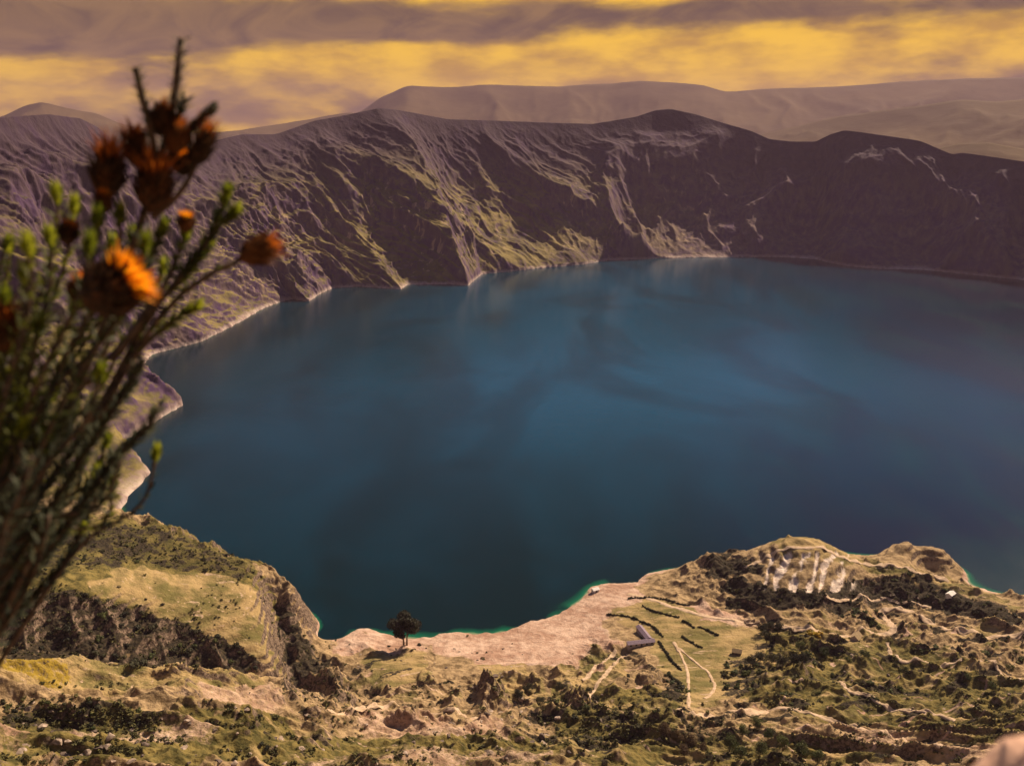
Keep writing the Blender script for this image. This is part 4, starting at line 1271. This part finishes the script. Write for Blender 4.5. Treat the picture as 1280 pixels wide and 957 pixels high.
M_stem = simple_mat('shrub_stem', (0.050, 0.032, 0.022), (0.15, 0.098, 0.060), 90.0, 0.8, 0.5, 0.001)
M_leaf = leaf_mat('shrub_leaves', (0.040, 0.048, 0.010), (0.15, 0.155, 0.018), 40.0, 0.55, 0.45)
M_leafd = leaf_mat('shrub_old_leaves', (0.024, 0.028, 0.018), (0.075, 0.082, 0.044), 40.0, 0.6, 0.25)
M_tipl = leaf_mat('shrub_young_leaves', (0.14, 0.17, 0.012), (0.33, 0.35, 0.025), 60.0, 0.5, 0.5)
M_bract = leaf_mat('flower_bracts', (0.038, 0.019, 0.010), (0.15, 0.055, 0.018), 120.0, 0.6, 0.25)
M_floret = leaf_mat('flower_florets', (0.75, 0.20, 0.006), (0.95, 0.42, 0.012), 90.0, 0.6, 0.5)
M_floretd = leaf_mat('flower_florets_old', (0.17, 0.036, 0.008), (0.42, 0.11, 0.012), 90.0, 0.6, 0.4)
shrub = empty('flowering_shrub', (-0.60, 0.66, 378.42))
tag(shrub, 'upright shrub with scaly green shoots and orange flower heads close at left', 'shrub')
SB = Vector(shrub.location)


def W3(px, py, d_):
    return Vector(at_d(px, py, d_).tolist()) - SB


def blade(mb_, p, t_, out_, L, wd):
    """one small keeled leaf from p along t_"""
    sd = t_.cross(out_)
    if sd.length < 1e-6: return
    sd.normalize(); n_ = sd.cross(t_)
    m_ = p + t_ * L * .45
    k_ = len(mb_.v)
    mb_.v += [tuple(p - sd * wd * .25), tuple(p + sd * wd * .25), tuple(m_ + sd * wd * .5 + n_ * wd * .12), tuple(m_ - n_ * wd * .1), tuple(m_ - sd * wd * .5 + n_ * wd * .12), tuple(p + t_ * L + out_ * L * .10)]
    mb_.f += [(k_, k_ + 1, k_ + 2, k_ + 3), (k_, k_ + 3, k_ + 4), (k_ + 3, k_ + 2, k_ + 5), (k_ + 4, k_ + 3, k_ + 5)]


def curve(pts, n_):
    pts = [Vector(p) for p in pts]
    for _ in range(2):
        q_ = [pts[0]]
        for a_, b_ in zip(pts[:-1], pts[1:]): q_ += [a_ * .75 + b_ * .25, a_ * .25 + b_ * .75]
        pts = q_ + [pts[-1]]
    l_ = [0]
    for a_, b_ in zip(pts[:-1], pts[1:]): l_.append(l_[-1] + (b_ - a_).length)
    out_ = []
    for k in range(n_):
        s_ = l_[-1] * k / (n_ - 1)
        i = max(0, min(len(pts) - 2, next((j for j in range(len(l_) - 1) if l_[j + 1] >= s_), len(pts) - 2)))
        f = (s_ - l_[i]) / max(1e-9, l_[i + 1] - l_[i])
        out_.append(pts[i].lerp(pts[i + 1], f))
    return out_, l_[-1]


N_BR = [0]


def branch(pix, r0=.0026, r1=.0012, leaf_from=.55, dens=900, leaf=.0105, wd=.0034, spread=.35, mat=None, tip=True, seed=None):
    """pix: (px, py, distance) from base to tip"""
    N_BR[0] += 1
    pts, L = curve([W3(*q_) for q_ in pix], 26)
    tb = MB()
    tb.tube(pts, [r0 + (r1 - r0) * i / 25 for i in range(26)], 6)
    b_ = tb.build('branch', M_stem, shrub, True)
    lv = MB()
    n_ = int(L * (1 - leaf_from) * dens)
    for k in range(n_):
        f = leaf_from + (1 - leaf_from) * (k + .5) / n_
        i = min(24, int(f * 25)); fr = f * 25 - i
        p = pts[i].lerp(pts[i + 1], fr); t_ = (pts[i + 1] - pts[i]).normalized()
        a_ = k * 2.39996 + r_.uniform(-.3, .3)
        s_ = t_.cross(Vector((.2, .5, .83))).normalized(); q_ = t_.cross(s_)
        out_ = s_ * math.cos(a_) + q_ * math.sin(a_)
        sp = spread * r_.uniform(.7, 1.4)
        blade(lv, p + out_ * r1 * .8, (t_ * (1 - sp * .5) + out_ * sp).normalized(), out_, leaf * r_.uniform(.75, 1.2) * (1 if f < .93 else .8), wd)
    lo = lv.build('leaves', mat or M_leaf, b_)
    if tip:
        tv = MB(); t_ = (pts[-1] - pts[-2]).normalized()
        for k in range(16):
            a_ = k * 2.4; s_ = t_.cross(Vector((.2, .5, .83))).normalized(); q_ = t_.cross(s_)
            out_ = s_ * math.cos(a_) + q_ * math.sin(a_)
            blade(tv, pts[-1] - t_ * .006 * (k / 16) * 2 + out_ * .001, (t_ + out_ * (.15 + .4 * k / 16)).normalized(), out_, leaf * .85, wd)
        tv.build('young_leaves', M_tipl, b_)
    return pts


def flower(px, py, d_, tx_, ty_, length=.034, width=.018, bright=True, open_=1.0):
    """head: overlapping bracts in a long ovoid, florets bursting from the tip; (tx_, ty_) = image point the tip looks to"""
    b0 = W3(px, py, d_); tp = (W3(tx_, ty_, d_ - .004) - b0).normalized()
    s_ = tp.cross(Vector((.3, .8, .1))).normalized(); q_ = tp.cross(s_)
    hd_ = MB()
    prof = [(0, .25), (.12, .72), (.32, 1.0), (.55, .95), (.78, .72), (.95, .5)]
    n_ = 12
    hd_.tube([b0 + tp * length * f for f, _ in prof], [width * .5 * w_ * .9 for _, w_ in prof], n_)
    for ring in range(8):
        f = ring / 8 * .86
        w_ = np.interp(f, [p_[0] for p_ in prof], [p_[1] for p_ in prof]) * width * .5
        for k in range(11):
            a_ = 2 * math.pi * (k + .5 * (ring % 2)) / 11
            out_ = s_ * math.cos(a_) + q_ * math.sin(a_)
            sl = .26 - .3 * max(0, f - .5)
            blade(hd_, b0 + tp * length * f + out_ * w_ * .95, (tp + out_ * (sl + r_.uniform(.0, .38))).normalized(), out_, length * r_.uniform(.30, .50), width * .24)
    h_ = hd_.build('flower_head', M_bract, shrub)
    fl = MB()
    n_f = int((190 if bright else 70) * open_)
    for k in range(n_f):
        a_ = k * 2.39996; rr = math.sqrt((k + .5) / n_f)
        out_ = s_ * math.cos(a_) + q_ * math.sin(a_)
        p = b0 + tp * length * r_.uniform(.74, .92) + out_ * width * .34 * rr
        dr_ = (tp + out_ * rr * r_.uniform(.3, 1.2) * open_ + Vector((r_.uniform(-.3, .3), r_.uniform(-.3, .3), r_.uniform(-.3, .3)))).normalized()
        blade(fl, p, dr_, out_, length * (r_.uniform(.22, .46) if bright else r_.uniform(.35, .75)) * (.6 + .4 * open_), width * r_.uniform(.07, .12))
    fl.build('florets', M_floret if bright else M_floretd, h_)
    return h_


R0 = (-150, 1230, .80)
B1 = (-75, 900, .78)
# the two bare spikes with short spreading leaves
branch([R0, B1, (10, 690, .76), (100, 480, .74), (160, 330, .73), (190, 235, .725), (207, 180, .72), (220, 115, .72), (227, 48, .72)], .0042, .0027, .78, 800, .0072, .0030, .95, M_leafd, False)
branch([(180, 270, .73), (196, 210, .725), (189, 160, .72), (177, 120, .72), (170, 84, .72)], .0028, .0026, .22, 800, .0070, .0030, .95, M_leafd, False)
branch([(188, 265, .735), (205, 205, .73), (232, 165, .725), (268, 134, .72)], .0022, .0019, .4, 1300, .0075, .0032, .30, M_leafd, False)
branch([(205, 190, .72), (218, 155, .72), (232, 122, .715)], .0020, .0015, .5, 1300, .0080, .0034, .5, M_leafd, False)
branch([(190, 272, .73), (222, 247, .73), (243, 212, .725), (250, 190, .725)], .0024, .0018, .75, 700, .008, .003, .3, M_leafd, False)
# long right-hand branches
branch([R0, (-60, 900, .79), (60, 650, .77), (150, 470, .75), (205, 385, .74), (255, 345, .735), (305, 322, .73)], .0040, .0020, .80, 260, .010, .0036, .45, M_leaf, False)
branch([(120, 520, .76), (185, 395, .75), (230, 340, .745), (270, 285, .74), (284, 238, .735)], .0030, .0014, .62, 900, .0115, .0040, .5)
branch([(255, 310, .742), (275, 282, .742), (296, 262, .74)], .0016, .0012, .5, 1000, .011, .0040, .5)
branch([(100, 540, .77), (170, 440, .76), (215, 400, .755), (247, 382, .75)], .0028, .0014, .7, 900, .0115, .0040, .5)
branch([(150, 440, .75), (205, 360, .745), (222, 320, .742), (234, 285, .74)], .0026, .0014, .6, 700, .011, .004, .5)
branch([(140, 450, .76), (195, 380, .755), (235, 345, .75), (262, 305, .75)], .0024, .0013, .55, 700, .011, .004, .5)
branch([(110, 480, .74), (160, 380, .735), (190, 320, .73), (205, 280, .73)], .0026, .0014, .55, 800, .011, .004, .5)
# shoots with green tips at the upper left
for tip_, bend in (((70, 238), (74, 300)), ((93, 252), (88, 320)), ((34, 302), (44, 370)), ((62, 292), (66, 370)), ((30, 338), (36, 410)), ((6, 368), (12, 430)), ((150, 262), (150, 330)), ((122, 268), (118, 340)),
                   ((165, 290), (160, 350)), ((112, 300), (104, 370)), ((182, 300), (172, 370)), ((205, 330), (180, 400)), ((-18, 330), (-10, 420)), ((48, 400), (40, 470)), ((140, 300), (128, 380))):
    d_ = r_.uniform(.62, .86)
    branch([(-110 + r_.uniform(-60, 40), 1000, d_ + .04), (-50 + r_.uniform(-30, 30), 760, d_ + .02), ((bend[0] - 40) * .55, (bend[1] + 560) * .5 + 30, d_), (*bend, d_), (*tip_, d_ - .01)], .0028, .0015, .62, 430, .0120, .0038, .6)
# dense middle of the bush
for k in range(32):
    tx_ = r_.uniform(-30, 185); ty_ = 300 + r_.random() * 290 + max(0, tx_ - 130) * 1.2
    d_ = r_.uniform(.60, .98)
    bx_ = tx_ * .5 - 30 + r_.uniform(-30, 25)
    branch([(-120 + r_.uniform(-60, 50), 1020, d_ + .05), (-60 + r_.uniform(-40, 40), 800, d_ + .03), (bx_, (ty_ + 700) * .5, d_), (tx_ - r_.uniform(2, 26), ty_ + 70, d_ - .005), (tx_, ty_, d_ - .01)],
           (.0028), .0015, .34, 420, .0110, .0040, r_.uniform(.4, .6), M_leafd if r_.random() < .6 else M_leaf, r_.random() < .6)
for k in range(14):
    tx_ = r_.uniform(-30, 70); ty_ = r_.uniform(390, 660); d_ = r_.uniform(.60, .9)
    branch([(-150 + r_.uniform(-40, 40), 980, d_ + .03), (tx_ - 90, ty_ + 190, d_ + .01), (tx_ - r_.uniform(10, 30), ty_ + 80, d_), (tx_, ty_, d_ - .01)], .0030, .0017, .30, 480, .0115, .0040, r_.uniform(.4, .7), M_leafd if k % 3 else M_leaf, k % 4 == 0)
# lower and outer shoots
for pl in ([(-40, 800, .8), (60, 690, .78), (130, 590, .77), (158, 556, .765), (185, 538, .76), (197, 508, .76)], [(90, 680, .8), (150, 650, .79), (178, 632, .79), (190, 600, .785), (196, 562, .785)],
           [(-20, 760, .75), (60, 640, .74), (110, 560, .735), (150, 500, .73), (176, 455, .73)], [(-30, 780, .9), (50, 700, .88), (100, 640, .87), (118, 590, .865)], [(-60, 780, .85), (10, 690, .83), (36, 640, .83), (44, 600, .83)],
           [(-30, 790, .82), (30, 720, .8), (52, 680, .8), (62, 640, .8)], [(-50, 740, .7), (30, 620, .69), (80, 540, .685), (96, 470, .68)], [(0, 760, .95), (90, 650, .93), (140, 600, .93), (140, 570, .925)],
           [(-60, 860, .78), (-10, 760, .77), (14, 700, .77), (22, 650, .77)], [(-30, 740, .88), (70, 590, .87), (120, 520, .865), (165, 480, .86)], [(-60, 760, .66), (-10, 640, .65), (20, 560, .65), (30, 500, .65)],
           [(-20, 800, .92), (50, 740, .9), (90, 690, .9), (105, 655, .9)]):
    branch([(-130, 1040, pl[0][2] + .02)] + pl, .0032, .0019 if pl[-1][0] < 190 or pl[-1][1] < 550 else .0011, .55, 900 if pl[-1] != (196, 562, .785) else 150, .0115, .0044, .45, M_leafd, r_.random() < .35)
# flower heads
flower(199, 170, .722, 208, 122, .022, .013, False, .35)
flower(217, 192, .72, 227, 145, .022, .014, False, .4)
flower(241, 208, .722, 263, 152, .029, .013, False, .7)
flower(131, 250, .715, 137, 180, .034, .019, False, .9)
flower(171, 208, .725, 166, 160, .024, .015, False, .8)
flower(189, 266, .71, 196, 205, .032, .021, False, 1.0)
flower(232, 290, .738, 233, 262, .014, .012, True, .6)
flower(300, 324, .73, 352, 300, .028, .018, False, .5)
flower(108, 384, .62, 172, 338, .034, .030, True, 1.4)
flower(128, 268, .70, 130, 240, .016, .011, True, .5)
flower(82, 306, .70, 88, 280, .016, .011, True, .5)
flower(96, 388, .66, 106, 348, .022, .015, True, .9)
flower(150, 392, .64, 160, 345, .022, .018, True, 1.2)
flower(230, 220, .735, 226, 192, .018, .014, True, .4)
flower(0, 440, .66, 6, 400, .026, .018, False, .8)
# ================================================================== a label of its own for every bush, boulder and tree of a group
LANDMARKS = [((506, 795), 'the big two-trunked tree'), ((744, 737), 'the white hut on the spit'), ((802, 804), 'the L-shaped house'), ((1070, 796), 'the thatched hut'),
             ((921, 814), 'the lone dark hut'), ((1188, 742), 'the pale hillside hut'), ((940, 776), 'the roofless ruin'), ((1108, 768), 'the hairpin bend'),
             ((1000, 716), 'the pale gullies'), ((1180, 700), 'the headland tip'), ((612, 862), 'the tall crag'), ((724, 878), 'the blunt crag'), ((1017, 792), 'the yellow bushes'),
             ((400, 795), 'the cliff foot of the left hill'), ((861, 884), 'the foot of the white trail'), ((1079, 909), 'the broad pinkish track'), ((1210, 935), 'the blurred corner boulder'),
             ((50, 838), 'the yellow flower patch'), ((260, 765), 'the grassy terraces'), ((1104, 880), 'the thin winding footpath'), ((950, 925), 'the bottom thicket'), ((853, 930), 'the brown trees'),
             ((1250, 836), 'the straight thin footpath'), ((200, 660), 'the crest of the left hill'), ((330, 735), 'the top of the hill cliff'), ((100, 800), 'the shaded gully'), ((500, 925), 'the bare middle foreground'),
             ((150, 925), 'the lower left corner slope'), ((300, 905), 'the pale rubble bank'), ((640, 940), 'the bottom edge middle'), ((808, 845), 'the low dirt-track crag'), ((1160, 825), 'the curling footpath')]
ORD = ['leftmost', 'second from left', 'third from left', 'fourth from left', 'fifth from left', 'sixth from left', 'seventh from left', 'eighth from left', 'ninth from left', 'tenth from left', 'eleventh from left', 'twelfth from left']
todo = [o_ for o_ in COL.objects if o_.parent is None and o_.get('group') and o_.get('category') in ('bush', 'boulder', 'tree')]
tones = {'dark_bush_leaves': 'dark', 'green_bush_leaves': 'green', 'brown_bush_leaves': 'brown', 'yellow_bush_leaves': 'yellow', 'pale_stone': 'pale', 'dark_stone': 'dark brown'}
made = {}
for o_ in todo:
    x_, y_ = project(np.array([o_.location.x]), np.array([o_.location.y]), np.array([o_.location.z]))
    x_, y_ = float(x_[0]), float(y_[0])
    me_ = o_.data if o_.type == 'MESH' else next(c for c in o_.children if c.name.startswith('crown')).data
    tone = tones.get(me_.materials[0].name, 'dark')
    s_ = o_.scale.x
    if o_['category'] == 'tree': sz = 'low' if s_ < .85 else 'tall'
    elif o_['category'] == 'bush': sz = 'small' if s_ < 2.4 else ('mid-sized' if s_ < 3.6 else 'large')
    else: sz = 'small' if s_ < 1.4 else 'large'
    (lx_, ly_), nm_ = min(LANDMARKS, key=lambda q: math.hypot(q[0][0] - x_, (q[0][1] - y_) * 1.6))
    dx_, dy_ = x_ - lx_, (y_ - ly_) * 1.6
    far = math.hypot(dx_, dy_) > 45
    if abs(dx_) > abs(dy_): rel = ('farther ' if far else 'just ') + ('left of' if dx_ < 0 else 'right of')
    else: rel = ('farther ' if far else 'just ') + ('behind' if dy_ < 0 else 'in front of')
    made.setdefault(f"{sz} {tone} {o_['category']} {rel} {nm_}", []).append((x_, o_))
for lab, lst in made.items():
    lst.sort(key=lambda q: q[0])
    for i, (x_, o_) in enumerate(lst):
        o_['label'] = lab if len(lst) == 1 else f"{lab}, {'rightmost' if i == len(lst) - 1 else ORD[min(i, 11)]}"
# ================================================================== haze: one box of even, thin, mauve air round the whole scene
mb = MB()
mb.box((-21000, -8000, -460), (21000, 20500, 1330))
M_haze = bpy.data.materials.new('haze_air'); M_haze.use_nodes = True
g = NT(M_haze.node_tree)
pv = g.n('ShaderNodeVolumePrincipled')
pv.inputs['Color'].default_value = (0.53, 0.36, 0.48, 1)
pv.inputs['Density'].default_value = 0.000036
pv.inputs['Anisotropy'].default_value = 0.1
o_ = g.n('ShaderNodeOutputMaterial')
g.t.links.new(pv.outputs[0], o_.inputs['Volume'])
o = mb.build('haze', M_haze)
tag(o, 'thin warm haze hanging over the crater and the far mountains', 'haze', kind='stuff')
